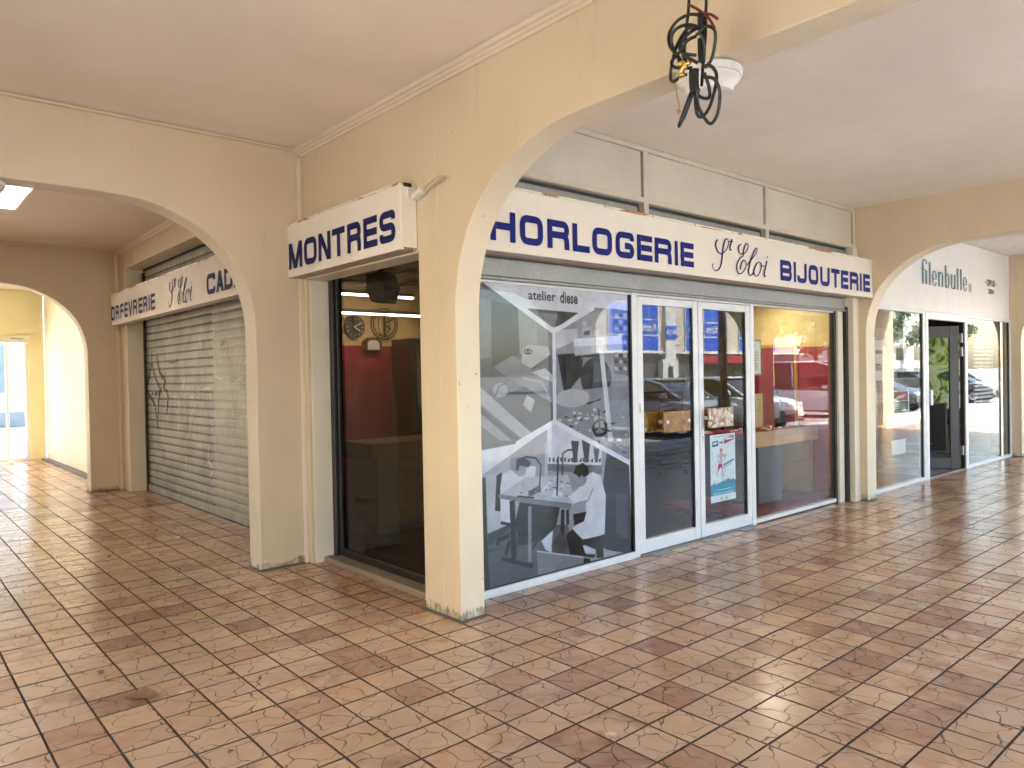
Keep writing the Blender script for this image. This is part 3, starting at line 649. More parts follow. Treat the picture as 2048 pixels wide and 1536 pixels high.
ART=[('p',125,[(3.03,2.14),(3.21,2.15),(3.81,1.83),(3.81,1.17),(3.45,1.03),(3.0,1.0)]),('p',150,[(3.03,2.05),(3.21,2.03),(3.2,1.64),(3.02,1.61)]),('p',90,[(3.21,2.03),(3.46,2.0),(3.47,1.66),(3.21,1.57)]),('p',165,[(3.46,1.99),(3.65,1.91),(3.64,1.72),(3.47,1.66)]),('p',150,[(3.65,1.91),(3.82,1.83),(3.82,1.64),(3.64,1.72)]),('p',152,[(3.21,1.57),(3.4,1.65),(3.81,1.5),(3.81,1.27)]),('p',192,[(3.5,1.7),(3.55,1.73),(3.75,1.72),(3.78,1.66),(3.58,1.56),(3.48,1.6)]),('e',70,[(3.55,1.68),(0.04,0.02)]),('e',200,[(3.55,1.68),(0.03,0.01)]),('e',60,[(3.55,1.68),(0.01,0.01)]),('p',110,[(3.58,1.56),(3.76,1.63),(3.78,1.62),(3.58,1.54)]),('p',215,[(3.58,1.53),(3.72,1.56),(3.81,1.5),(3.81,1.45)]),('p',85,[(3.2,1.34),(3.51,1.43),(3.81,1.29),(3.81,1.17),(3.59,1.08)]),('p',188,[(3.01,1.49),(3.08,1.45),(3.59,1.08),(3.5,1.04),(3.01,1.38)]),('p',110,[(3.01,1.36),(3.46,1.04),(3.42,1.05),(3.01,1.31)]),('p',172,[(3.01,1.32),(3.38,1.05),(3.27,1.06),(3.01,1.23)]),('p',190,[(3.49,1.3),(3.53,1.37),(3.61,1.33),(3.57,1.24)]),('e',175,[(3.28,1.41),(0.07,0.05)]),('l',90,[0.012,(3.22,1.35),(3.27,1.44),(3.34,1.46)]),('l',200,[0.01,(3.49,1.49),(3.68,1.46),(3.74,1.38),(3.75,1.32)]),('p',172,[(3.83,1.83),(4.27,2.03),(4.69,2.02),(4.67,0.78),(3.82,1.16)]),('p',185,[(4.07,1.95),(4.47,2.03),(4.48,1.81),(4.07,1.77)]),('p',130,[(4.48,2.03),(4.69,2.02),(4.68,1.49),(4.5,1.51)]),('p',190,[(4.51,1.99),(4.56,1.99),(4.56,1.96),(4.51,1.96)]),('p',75,[(4.57,1.99),(4.61,1.99),(4.62,1.96),(4.57,1.96)]),('p',190,[(4.62,2.0),(4.67,2.0),(4.67,1.97),(4.62,1.97)]),('p',75,[(4.51,1.94),(4.56,1.94),(4.56,1.91),(4.51,1.91)]),('p',190,[(4.56,1.94),(4.61,1.94),(4.61,1.91),(4.57,1.91)]),('p',75,[(4.62,1.94),(4.67,1.94),(4.67,1.91),(4.62,1.91)]),('p',190,[(4.51,1.89),(4.56,1.88),(4.56,1.85),(4.51,1.86)]),('p',75,[(4.56,1.89),(4.61,1.89),(4.61,1.86),(4.56,1.86)]),('p',190,[(4.62,1.89),(4.67,1.89),(4.67,1.86),(4.62,1.86)]),('p',75,[(4.51,1.83),(4.56,1.83),(4.56,1.8),(4.51,1.8)]),('p',190,[(4.56,1.83),(4.61,1.83),(4.61,1.8),(4.56,1.8)]),('p',75,[(4.62,1.84),(4.66,1.83),(4.67,1.8),(4.62,1.81)]),('p',190,[(4.51,1.78),(4.55,1.78),(4.56,1.75),(4.51,1.75)]),('p',75,[(4.56,1.78),(4.61,1.78),(4.61,1.75),(4.56,1.75)]),('p',190,[(4.61,1.78),(4.66,1.78),(4.66,1.75),(4.62,1.75)]),('p',75,[(4.51,1.73),(4.55,1.72),(4.56,1.69),(4.51,1.7)]),('p',190,[(4.56,1.73),(4.61,1.73),(4.61,1.7),(4.56,1.7)]),('p',75,[(4.61,1.73),(4.66,1.73),(4.66,1.7),(4.61,1.7)]),('p',190,[(4.5,1.67),(4.55,1.67),(4.55,1.64),(4.51,1.64)]),('p',75,[(4.56,1.67),(4.61,1.67),(4.61,1.64),(4.56,1.64)]),('p',190,[(4.61,1.67),(4.66,1.67),(4.66,1.64),(4.61,1.64)]),('p',75,[(4.5,1.62),(4.55,1.62),(4.55,1.59),(4.5,1.59)]),('p',190,[(4.56,1.62),(4.6,1.62),(4.61,1.59),(4.56,1.59)]),('p',75,[(4.61,1.62),(4.66,1.62),(4.66,1.59),(4.61,1.59)]),('p',190,[(4.5,1.57),(4.55,1.56),(4.55,1.53),(4.5,1.54)]),('p',75,[(4.55,1.57),(4.6,1.56),(4.6,1.53),(4.56,1.54)]),('p',190,[(4.61,1.57),(4.66,1.56),(4.66,1.53),(4.61,1.54)]),('p',215,[(3.84,1.84),(4.08,1.86),(4.07,1.77),(3.84,1.7)]),('p',60,[(3.85,1.66),(4.02,1.67),(4.14,1.66),(4.11,1.5),(3.92,1.35)]),('e',72,[(4.28,1.48),(0.18,0.16)]),('p',160,[(3.82,1.35),(4.67,1.41),(4.67,0.78),(3.82,1.16)]),('p',160,[(3.92,1.35),(4.11,1.39),(4.47,1.41),(4.47,1.28),(3.92,1.3)]),('p',238,[(4.03,1.78),(4.59,1.82),(4.61,1.75),(4.03,1.72)]),('p',205,[(4.03,1.72),(4.61,1.75),(4.6,1.69),(4.04,1.65)]),('p',70,[(4.04,1.65),(4.33,1.67),(4.33,1.64),(4.17,1.64)]),('e',195,[(4.01,1.33),(0.19,0.07)]),('p',205,[(4.13,1.87),(4.24,1.88),(4.24,1.8),(4.13,1.8)]),('p',120,[(4.15,1.84),(4.22,1.85),(4.21,1.81),(4.14,1.81)]),('p',200,[(4.25,1.85),(4.33,1.86),(4.33,1.81),(4.25,1.8)]),('e',215,[(4.16,1.9),(0.03,0.02)]),('p',222,[(4.31,1.77),(4.36,1.77),(4.47,0.97),(4.41,0.97)]),('l',35,[0.028,(4.32,1.15),(4.25,1.13),(4.23,1.08),(4.27,1.03),(4.34,1.03),(4.39,1.05),(4.39,1.11),(4.32,1.15)]),('l',40,[0.016,(4.31,1.09),(4.3,1.24)]),('l',40,[0.016,(4.24,1.07),(4.31,1.09),(4.39,1.06)]),('l',60,[0.014,(4.17,1.28),(4.33,1.31)]),('p',225,[(4.01,1.22),(4.03,1.23),(4.04,1.21),(4.01,1.21)]),('p',70,[(4.05,0.98),(4.07,0.99),(4.06,0.98),(4.04,0.98)]),('p',70,[(3.92,1.2),(3.97,1.19),(3.94,1.18),(3.91,1.19)]),('p',210,[(4.07,1.08),(4.09,1.07),(4.08,1.07),(4.06,1.07)]),('p',70,[(3.97,1.13),(4.03,1.11),(4.02,1.11),(3.96,1.11)]),('p',210,[(3.84,1.18),(3.89,1.18),(3.88,1.16),(3.84,1.17)]),('p',210,[(4.16,1.2),(4.19,1.21),(4.18,1.19),(4.16,1.19)]),('p',225,[(4.62,1.02),(4.65,1.01),(4.64,1.0),(4.62,1.0)]),('p',225,[(4.55,0.98),(4.57,0.98),(4.57,0.97),(4.54,0.98)]),('p',70,[(4.26,0.95),(4.31,0.96),(4.3,0.94),(4.25,0.94)]),('p',95,[(4.51,1.18),(4.53,1.19),(4.53,1.17),(4.51,1.18)]),('p',210,[(4.6,1.11),(4.61,1.1),(4.62,1.11),(4.59,1.11)]),('p',235,[(4.14,0.97),(4.17,0.97),(4.19,0.96),(4.14,0.96)]),('p',235,[(4.05,1.18),(4.1,1.19),(4.08,1.16),(4.05,1.17)]),('p',210,[(3.96,1.05),(4.01,1.04),(3.99,1.03),(3.95,1.03)]),('p',70,[(4.56,1.18),(4.57,1.18),(4.57,1.18),(4.55,1.18)]),('p',95,[(3.87,1.13),(3.88,1.12),(3.88,1.12),(3.86,1.12)]),('p',95,[(4.62,0.96),(4.65,0.96),(4.64,0.95),(4.62,0.95)]),('p',225,[(4.15,1.17),(4.2,1.18),(4.18,1.16),(4.15,1.16)]),('p',95,[(4.02,1.2),(4.04,1.2),(4.05,1.18),(4.01,1.19)]),('p',235,[(4.07,1.22),(4.11,1.21),(4.11,1.2),(4.07,1.21)]),('p',70,[(4.41,1.06),(4.46,1.06),(4.45,1.05),(4.41,1.05)]),('p',225,[(3.96,1.17),(4.01,1.17),(4.0,1.16),(3.95,1.16)]),('p',210,[(4.34,1.01),(4.36,1.01),(4.37,1.0),(4.33,1.0)]),('p',95,[(4.04,1.08),(4.07,1.09),(4.06,1.07),(4.04,1.08)]),('p',95,[(4.35,1.22),(4.39,1.22),(4.38,1.2),(4.35,1.2)]),('p',95,[(4.13,1.02),(4.15,1.01),(4.15,1.0),(4.12,1.0)]),('p',95,[(4.46,0.95),(4.51,0.95),(4.5,0.93),(4.46,0.94)]),('p',225,[(4.08,1.0),(4.13,1.01),(4.13,0.98),(4.07,0.99)]),('p',210,[(3.92,1.11),(3.94,1.11),(3.96,1.09),(3.91,1.1)]),('p',210,[(4.24,1.24),(4.27,1.24),(4.27,1.22),(4.23,1.23)]),('p',95,[(4.45,1.12),(4.51,1.12),(4.47,1.1),(4.44,1.11)]),('p',210,[(4.55,0.92),(4.59,0.91),(4.59,0.9),(4.54,0.91)]),('p',95,[(3.88,1.03),(3.93,1.02),(3.9,1.01),(3.88,1.01)]),('p',95,[(4.26,1.12),(4.28,1.12),(4.28,1.11),(4.26,1.12)]),('p',95,[(4.24,0.96),(4.26,0.96),(4.26,0.95),(4.24,0.95)]),('p',70,[(4.39,1.07),(4.42,1.07),(4.41,1.05),(4.38,1.06)]),('p',70,[(3.97,1.02),(4.01,1.03),(4.01,1.01),(3.96,1.01)]),('p',210,[(4.18,0.97),(4.24,0.97),(4.23,0.95),(4.18,0.96)]),('p',235,[(4.13,1.17),(4.16,1.18),(4.15,1.16),(4.13,1.17)]),('p',95,[(3.94,1.04),(3.98,1.04),(3.97,1.03),(3.94,1.03)]),('p',70,[(4.35,0.94),(4.39,0.94),(4.38,0.92),(4.34,0.93)]),('p',70,[(4.08,1.17),(4.12,1.16),(4.1,1.15),(4.08,1.16)]),('p',70,[(4.1,1.02),(4.13,1.02),(4.12,1.01),(4.1,1.01)]),('p',70,[(4.57,0.93),(4.59,0.92),(4.58,0.92),(4.56,0.92)]),('p',225,[(4.44,0.99),(4.48,0.99),(4.47,0.98),(4.44,0.98)]),('p',235,[(4.11,1.04),(4.16,1.03),(4.14,1.02),(4.1,1.03)]),('p',210,[(4.13,1.01),(4.17,1.01),(4.17,1.0),(4.13,1.0)]),('p',210,[(4.18,1.08),(4.21,1.09),(4.21,1.06),(4.18,1.07)]),('p',210,[(4.18,0.96),(4.21,0.96),(4.2,0.94),(4.17,0.95)]),('p',235,[(4.0,1.0),(4.03,1.01),(4.03,0.99),(3.99,0.99)]),('p',235,[(4.58,1.16),(4.63,1.15),(4.61,1.15),(4.58,1.15)]),('p',70,[(4.24,1.19),(4.27,1.2),(4.25,1.18),(4.23,1.19)]),('p',235,[(4.52,0.99),(4.58,0.98),(4.57,0.96),(4.51,0.97)]),('p',70,[(4.58,0.88),(4.63,0.87),(4.62,0.86),(4.58,0.87)]),('p',210,[(4.22,1.2),(4.24,1.2),(4.26,1.18),(4.21,1.19)]),('p',210,[(4.03,1.15),(4.07,1.15),(4.06,1.13),(4.02,1.13)]),('p',70,[(3.85,1.03),(3.89,1.04),(3.87,1.02),(3.85,1.02)]),('p',95,[(4.3,1.23),(4.34,1.23),(4.33,1.22),(4.3,1.22)]),('p',225,[(4.47,0.86),(4.49,0.86),(4.49,0.85),(4.47,0.86)]),('p',100,[(3.54,1.99),(4.09,1.98),(3.89,1.87),(3.81,1.86),(3.75,1.87)]),('p',150,[(3.67,1.95),(3.84,1.95),(3.82,1.86),(3.75,1.88)]),('p',176,[(3.03,0.81),(3.09,0.83),(3.36,0.95),(3.82,1.16),(4.66,0.78),(4.69,0.03),(3.01,0.06)]),('p',206,[(3.03,0.8),(3.28,0.91),(3.36,0.94),(3.35,0.45),(3.14,0.43),(3.02,0.42)]),('p',118,[(3.02,0.34),(3.35,0.45),(3.93,0.38),(4.03,0.03),(3.01,0.06)]),('p',70,[(3.02,0.45),(3.1,0.82),(3.13,0.82),(3.14,0.22),(3.15,0.05),(3.01,0.06)]),('p',95,[(3.14,0.43),(3.35,0.47),(3.35,0.44),(3.14,0.34)]),('p',228,[(3.73,1.12),(3.79,1.14),(4.34,0.94),(4.32,0.78),(3.72,0.84)]),('p',105,[(3.98,1.01),(4.07,1.0),(4.04,0.84),(4.01,0.84)]),('p',105,[(4.1,1.01),(4.2,0.99),(4.17,0.83),(4.13,0.83)]),('p',105,[(4.22,1.0),(4.32,0.99),(4.28,0.82),(4.25,0.82)]),('p',120,[(3.74,0.9),(3.76,0.9),(3.76,0.87),(3.74,0.87)]),('p',120,[(3.78,0.89),(3.8,0.9),(3.8,0.86),(3.78,0.87)]),('p',120,[(3.82,0.88),(3.84,0.89),(3.84,0.86),(3.82,0.86)]),('p',120,[(3.86,0.89),(3.88,0.89),(3.88,0.86),(3.86,0.86)]),('p',120,[(3.9,0.88),(3.93,0.89),(3.92,0.85),(3.9,0.86)]),('p',120,[(3.94,0.87),(3.97,0.88),(3.97,0.85),(3.94,0.85)]),('p',120,[(3.98,0.88),(4.01,0.88),(4.01,0.84),(3.98,0.85)]),('p',120,[(4.02,0.87),(4.05,0.88),(4.05,0.84),(4.03,0.84)]),('p',120,[(4.07,0.85),(4.1,0.87),(4.1,0.84),(4.07,0.84)]),('p',120,[(4.11,0.87),(4.14,0.87),(4.14,0.83),(4.11,0.84)]),('p',120,[(4.15,0.86),(4.18,0.86),(4.18,0.83),(4.16,0.83)]),('p',120,[(4.2,0.84),(4.23,0.86),(4.23,0.82),(4.2,0.83)]),('p',120,[(4.24,0.86),(4.27,0.86),(4.27,0.82),(4.25,0.82)]),('p',120,[(4.29,0.84),(4.32,0.85),(4.32,0.82),(4.29,0.82)]),('p',140,[(3.71,0.86),(4.33,0.79),(4.33,0.72),(3.71,0.81)]),('p',42,[(4.39,0.89),(4.66,0.78),(4.69,0.03),(4.35,0.12),(4.34,0.65)]),('p',80,[(4.49,0.55),(4.63,0.53),(4.63,0.16),(4.49,0.22)]),('p',32,[(3.23,0.82),(3.28,0.84),(3.26,0.57),(3.21,0.58)]),('p',228,[(3.26,0.73),(3.28,0.82),(3.37,0.85),(3.44,0.79),(3.54,0.86),(3.61,0.85),(3.6,0.78),(3.49,0.75),(3.42,0.72),(3.35,0.72),(3.36,0.46),(3.26,0.5)]),('e',185,[(3.46,0.83),(0.05,0.04)]),('p',105,[(3.41,0.85),(3.42,0.92),(3.49,0.93),(3.56,0.88),(3.54,0.85),(3.45,0.87),(3.43,0.83)]),('p',205,[(3.24,0.68),(3.5,0.78),(3.94,0.76),(4.02,0.54),(3.97,0.5)]),('p',150,[(3.24,0.69),(3.99,0.53),(3.96,0.49),(3.25,0.66)]),('p',58,[(3.44,0.61),(3.85,0.52),(3.8,0.38),(3.65,0.31),(3.46,0.3),(3.39,0.46)]),('p',34,[(3.26,0.5),(3.37,0.47),(3.36,0.45),(3.26,0.48)]),('l',46,[0.05,(3.37,0.63),(3.38,0.22)]),('l',46,[0.038,(3.88,0.5),(3.86,0.17)]),('l',165,[0.034,(3.54,0.57),(3.53,0.17)]),('l',50,[0.03,(3.93,0.49),(3.93,0.38)]),('l',60,[0.02,(3.65,0.35),(3.56,0.26)]),('l',40,[0.03,(3.34,0.39),(3.23,0.37),(3.23,0.34)]),('l',40,[0.03,(3.34,0.35),(3.3,0.26)]),('l',60,[0.03,(3.26,0.24),(3.56,0.13)]),('p',50,[(3.34,0.23),(3.4,0.21),(3.4,0.18),(3.33,0.2)]),('p',50,[(3.49,0.17),(3.56,0.15),(3.56,0.12),(3.49,0.14)]),('p',60,[(3.42,0.44),(3.51,0.45),(3.49,0.3),(3.41,0.31)]),('p',224,[(3.65,0.3),(3.77,0.36),(3.75,0.2),(3.69,0.23)]),('p',95,[(3.75,0.25),(3.85,0.35),(3.93,0.24),(3.9,0.16),(3.78,0.18)]),('p',120,[(3.53,0.68),(3.65,0.71),(3.66,0.66),(3.53,0.64)]),('p',60,[(3.42,0.66),(3.59,0.63),(3.58,0.62),(3.42,0.65)]),('p',235,[(3.76,0.61),(3.8,0.66),(3.88,0.62),(3.88,0.59)]),('l',75,[0.016,(3.84,0.9),(3.82,0.61)]),('l',80,[0.014,(3.88,0.76),(3.89,0.92),(3.94,0.94),(4.01,0.94)]),('l',60,[0.012,(3.64,0.7),(3.66,0.85),(3.61,0.91),(3.5,0.93)]),('l',225,[0.02,(3.66,0.66),(3.82,0.75)]),('l',205,[0.03,(3.72,1.02),(3.71,0.76)]),('p',226,[(3.95,0.59),(4.05,0.64),(4.15,0.73),(4.22,0.75),(4.31,0.71),(4.37,0.55),(4.35,0.25),(4.21,0.23),(4.09,0.25),(3.98,0.34),(4.13,0.44),(4.14,0.54),(4.0,0.53)]),('l',170,[0.014,(4.22,0.62),(4.16,0.53),(4.04,0.53)]),('e',175,[(4.08,0.7),(0.07,0.05)]),('p',38,[(4.0,0.76),(4.03,0.81),(4.11,0.83),(4.17,0.79),(4.17,0.73),(4.12,0.72),(4.09,0.74),(4.07,0.72),(4.03,0.75)]),('p',36,[(3.91,0.3),(3.98,0.34),(4.09,0.24),(4.14,0.12),(4.24,0.1),(4.22,0.08),(3.95,0.15)]),('p',36,[(4.08,0.24),(4.39,0.24),(4.5,0.13),(4.24,0.14),(4.09,0.21)]),('p',38,[(3.99,0.45),(4.14,0.45),(4.11,0.38),(4.0,0.36)]),('p',30,[(4.24,0.15),(4.33,0.14),(4.33,0.06),(4.25,0.07)]),('p',30,[(4.1,0.1),(4.17,0.08),(4.19,0.03),(4.09,0.03)]),('p',215,[(4.09,0.2),(4.24,0.14),(4.23,0.11),(4.12,0.13)]),('p',158,[(3.6,0.24),(4.1,0.11),(4.06,0.03),(3.61,0.04)]),('p',215,[(3.6,0.24),(4.1,0.11),(4.09,0.1),(3.6,0.23)]),('p',180,[(4.34,0.13),(4.57,0.05),(4.34,0.05)]),('p',130,[(3.68,0.63),(3.7,0.62),(3.7,0.62),(3.68,0.62)]),('p',240,[(3.59,0.67),(3.61,0.67),(3.61,0.66),(3.59,0.67)]),('p',90,[(3.75,0.73),(3.77,0.73),(3.77,0.72),(3.75,0.73)]),('p',130,[(3.56,0.65),(3.59,0.64),(3.58,0.64),(3.56,0.64)]),('p',130,[(3.85,0.66),(3.87,0.66),(3.87,0.65),(3.85,0.66)]),('p',90,[(3.86,0.72),(3.88,0.71),(3.88,0.7),(3.86,0.71)]),('p',60,[(3.91,0.6),(3.93,0.6),(3.93,0.59),(3.91,0.6)]),('p',130,[(3.75,0.67),(3.77,0.66),(3.77,0.66),(3.75,0.66)]),('p',60,[(3.93,0.7),(3.95,0.69),(3.95,0.68),(3.93,0.69)]),('p',90,[(3.69,0.67),(3.72,0.67),(3.71,0.66),(3.69,0.67)]),('p',130,[(3.46,0.68),(3.48,0.68),(3.47,0.67),(3.46,0.68)]),('p',130,[(3.84,0.61),(3.87,0.6),(3.87,0.6),(3.84,0.6)]),('p',60,[(3.49,0.64),(3.52,0.64),(3.51,0.63),(3.49,0.64)]),('p',130,[(3.47,0.74),(3.49,0.73),(3.49,0.73),(3.47,0.73)]),('p',60,[(3.76,0.73),(3.78,0.73),(3.78,0.72),(3.76,0.73)]),('p',90,[(3.44,0.68),(3.46,0.68),(3.46,0.67),(3.44,0.68)]),('p',130,[(3.62,0.64),(3.64,0.63),(3.64,0.63),(3.62,0.63)]),('p',240,[(3.87,0.69),(3.89,0.68),(3.89,0.67),(3.86,0.68)]),('p',90,[(3.76,0.68),(3.79,0.68),(3.79,0.67),(3.76,0.68)]),('p',130,[(3.65,0.62),(3.67,0.62),(3.67,0.61),(3.65,0.62)]),('p',90,[(3.73,0.7),(3.75,0.7),(3.75,0.69),(3.73,0.7)]),('p',90,[(3.8,0.68),(3.83,0.67),(3.82,0.66),(3.8,0.67)]),('p',240,[(3.54,0.7),(3.57,0.69),(3.56,0.69),(3.54,0.69)]),('p',240,[(3.93,0.68),(3.95,0.68),(3.95,0.67),(3.93,0.67)]),('p',240,[(3.94,0.6),(3.96,0.59),(3.96,0.58),(3.94,0.59)]),('p',130,[(3.6,0.68),(3.62,0.67),(3.62,0.66),(3.6,0.67)]),('p',238,[(3.2,2.18),(4.69,2.2),(4.69,2.02),(4.27,2.04),(3.83,1.83),(3.81,1.83),(3.16,2.17)]),('p',100,[(3.54,1.99),(4.09,1.98),(3.89,1.88),(3.82,1.86),(3.75,1.88)]),('p',150,[(3.67,1.97),(3.86,1.96),(3.83,1.86),(3.75,1.88)]),('l',240,[0.042,(3.16,2.16),(3.82,1.83)]),('l',240,[0.036,(3.82,1.83),(4.27,2.03)]),('l',240,[0.036,(3.82,1.83),(3.81,1.16)]),('l',240,[0.045,(3.81,1.16),(3.42,1.02)]),('l',240,[0.04,(3.81,1.16),(4.67,0.78)]),('p',240,[(3.03,1.01),(3.42,1.0),(3.36,0.95),(3.02,0.81)])]
PX0, PX1, PZ0, PZ1 = 2.885, 4.68, .06, 2.16
def workshop_print():
    S = 360; w, h = int((PX1-PX0)*S), int((PZ1-PZ0)*S); im = canvas(w, h, (.86, .86, .88)); T = lambda q: ((q[0]-PX0)*S, (q[1]-PZ0)*S)
    for ty, g, d in ART:
        v = (g/255.)**1.35*.95; c = (v*.965, v*.965, v*1.06)
        if ty == 'p': fill(im, [T(q) for q in d], c)
        elif ty == 'e': ell(im, *T(d[0]), d[1][0]*S, d[1][1]*S, c)
        else: line(im, [T(q) for q in d[1:]], d[0]*S, c)
    return to_mat('workshop_photo_print', shade(im, 3, .07), .35)
# ------------------------------------------------------------------ jeweller's shop front
sf = thing('shop_front', 'white aluminium glazed shop front with double doors under the long sign', 'shop front', loc=(5.6, 3.9, 0))
GY = 3.885
def post(x0, x1, z0=.0, z1=2.16, y0=3.865, y1=3.925, par=sf, mat=M_ALU, nm='frame_post'): return pbox(nm, mat, par, x0, x1, y0, y1, z0, z1)
post(2.886, 2.905); post(4.672, 4.735); post(6.435, 6.50); post(8.17, 8.21, mat=M_DARKFR)
pbox('side_cover', M_JAMB, sf, 8.21, 8.325, 3.84, 3.90, 0, 2.2)
pbox('shutter_guide', M_BLACK, sf, 8.325, 8.37, 3.80, 3.86, 0, 2.2)
pbox('frame_rail', M_ALU, sf, 2.905, 4.672, 3.865, 3.925, .012, .052); pbox('frame_rail', M_ALU, sf, 2.905, 4.672, 3.855, 3.864, .0, .022)
pbox('frame_rail', M_ALU, sf, 6.50, 8.17, 3.865, 3.925, .012, .050); pbox('frame_rail', M_ALU, sf, 4.735, 6.435, 3.87, 3.925, 2.13, 2.16)
pbox('frame_rail', M_ALU, sf, 2.905, 4.672, 3.87, 3.925, 2.13, 2.16); pbox('frame_rail', M_ALU, sf, 6.50, 8.17, 3.87, 3.925, 2.13, 2.16)
pbox('gasket', M_BLACK, sf, 4.655, 4.671, 3.868, 3.905, .053, 2.129, bev=0)
pbox('gasket', M_BLACK, sf, 2.905, 4.654, 3.880, 3.905, .0525, .060, bev=0)
pbox('door_threshold', M_STEEL, sf, 4.735, 6.435, 3.84, 3.96, .0, .012)
g1 = pbox('pane', M_GLASS, sf, 2.905, 4.654, GY-.003, GY+.003, .061, 2.129, bev=0)
g3 = pbox('pane', M_GLASS, sf, 6.50, 8.17, GY-.003, GY+.003, .051, 2.129, bev=0)
def door(x0, x1, meet, lab):
    """one glazed leaf; meet is the side of the meeting stile"""
    e = bpy.data.objects.new('door', None); COL.objects.link(e); e.parent = sf; e['label'] = lab
    W = lambda nm, mat, *b, **k: pbox(nm, mat, e, *[v-(5.6 if i < 2 else 3.9 if i < 4 else 0) for i, v in enumerate(b)], **k)
    sl_, sr = (.075, .072) if meet == 'r' else (.072, .075)
    W('stile', M_ALU, x0+.004, x0+sl_, 3.868, 3.918, .016, 2.125); W('stile', M_ALU, x1-sr, x1-.004, 3.868, 3.918, .016, 2.125)
    W('rail', M_ALU, x0+sl_, x1-sr, 3.870, 3.916, .016, .125); W('rail', M_ALU, x0+sl_, x1-sr, 3.870, 3.916, 2.06, 2.125)
    W('gasket', M_BLACK, x1-sr-.016, x1-sr, 3.874, 3.905, .126, 2.059, bev=0)
    W('gasket', M_BLACK, x0+sl_, x0+sl_+.007, 3.874, 3.905, .126, 2.059, bev=0)
    W('pane', M_GLASS, x0+sl_+.007, x1-sr-.016, GY-.003, GY+.003, .126, 2.059, bev=0)
    return e, W
amber = N('amber_cast_resin'); nz = amber.noise(amber.obj(), 14, 5, .7, 1.2)
amber.base(amber.ramp(nz.outputs[0], [(.3, (.16, .055, .006)), (.5, (.42, .20, .02)), (.68, (.62, .38, .08))])); amber.set(Roughness=.18); amber.b.inputs['Transmission Weight'].default_value = .35
amber.bump(amber.noise(amber.obj(), 30, 4).outputs[0], .8, .006)
amber2 = N('clear_cast_resin'); nz = amber2.noise(amber2.obj(), 10, 3, .5, 2.5)
amber2.base(amber2.ramp(nz.outputs[0], [(.40, (.20, .09, .02)), (.5, (.40, .27, .17)), (.58, (.62, .56, .52))])); amber2.set(Roughness=.1); amber2.bump(nz.outputs[0], .8, .012)
d1, W1 = door(4.735, 5.582, 'r', 'left glazed door leaf'); d2, W2 = door(5.586, 6.435, 'l', 'right glazed door leaf with a poster')
for Wd, xa, xb, mt, back in ((W1, 4.98, 5.352, amber.m, (4.845, 4.975)), (W2, 5.625, 6.012, amber2.m, (5.668, 5.76))):
    Wd('pull_plate', mt, xa, xb, 3.795, 3.815, .995, 1.172, bev=.006)
    Wd('pull_plate', amber.m, back[0]+.01, back[1]+.2, 3.93, 3.945, .995, 1.172, bev=.004)
    for xx in (xa+.045, xb-.03): Wd('pull_fixing', M_WHITE, xx-.016, xx+.016, 3.785, 3.882, 1.068, 1.10, bev=.008)
W2('lock_cylinder', M_CHROME, 5.603, 5.627, 3.858, 3.8675, .885, .945, bev=.004); W2('keyhole', M_BLACK, 5.611, 5.619, 3.8565, 3.8579, .905, .93, bev=0)
W1('finger_pull', M_STEEL, 4.752, 4.760, 3.862, 3.8675, 1.17, 1.25, bev=.002)
for x0, x1 in ((4.82, 5.05), (6.15, 6.35), (5.54, 5.63)): pbox('floor_spring_cover', M_STEEL, sf, x0, x1, 3.77, 3.838, .0, .006, bev=.002)
# printed film inside the left pane
fo = sheet('window_film', workshop_print(), lambda u, v, d: Vector((u, GY+.006, v)), PX0+.02, PX1-.028, PZ0, PZ1-.02)
tag(fo, 'grey photographic window film of a watchmaker workshop, titled atelier diese', 'window film')
Ff = lambda u, v, d: Vector((u, GY+.0052, v))
inkm = simple('dark_grey_ink', (.05, .05, .055), .5)
text_mesh('lettering', 'atelier', .1, Ff, inkm, fo, bold=.002, fit=(3.565, 3.84, 2.035, 2.105))
text_mesh('lettering', 'diese', .1, Ff, inkm, fo, bold=.003, fit=(3.883, 4.072, 2.025, 2.115))
# door poster
im = canvas(160, 240, (.83, .87, .91)); Tq = lambda u, v: (u*160, v*240)
poly = lambda c, *q: fill(im, [Tq(*p) for p in q], c)
poly((.10, .55, .68), (0, .10), (1, .10), (1, .28), (.9, .31), (.8, .29), (.7, .33), (.6, .30), (.45, .29), (.3, .27), (.2, .26), (.1, .28), (0, .245))
for i in range(16): x = .03+i*.062; hh = .27+.05*((i*7) % 5)/4; poly((.10, .45, .60), (x, .25), (x+.025, .25), (x+.022, hh), (x+.005, hh))
poly((.06, .45, .58), (.08, .82), (.32, .83), (.32, .91), (.08, .90)); poly((.62, .08, .18), (.55, .85), (.94, .90), (.94, .97), (.55, .92))
for a, b_, y in ((.14, .9, .965), (.20, .80, .175), (.1, .9, .135), (.1, .9, .115)): line(im, [Tq(a, y), Tq(b_, y)], 1.6, (.45, .45, .5) if y > .9 else (.9, .95, .97))
for a, b_, y in ((.12, .28, .865), (.60, .90, .915), (.36, .52, .87)): line(im, [Tq(a, y), Tq(b_, y+.01)], 5, (.95, .95, .95) if a != .36 else (.3, .35, .45))
ell(im, .42*160, .76*240, 8, 8, (.70, .45, .45)); poly((.72, .70, .74), (.36, .73), (.46, .74), (.47, .58), (.36, .56)); poly((.62, .12, .22), (.31, .56), (.45, .56), (.47, .47), (.40, .51), (.28, .46))
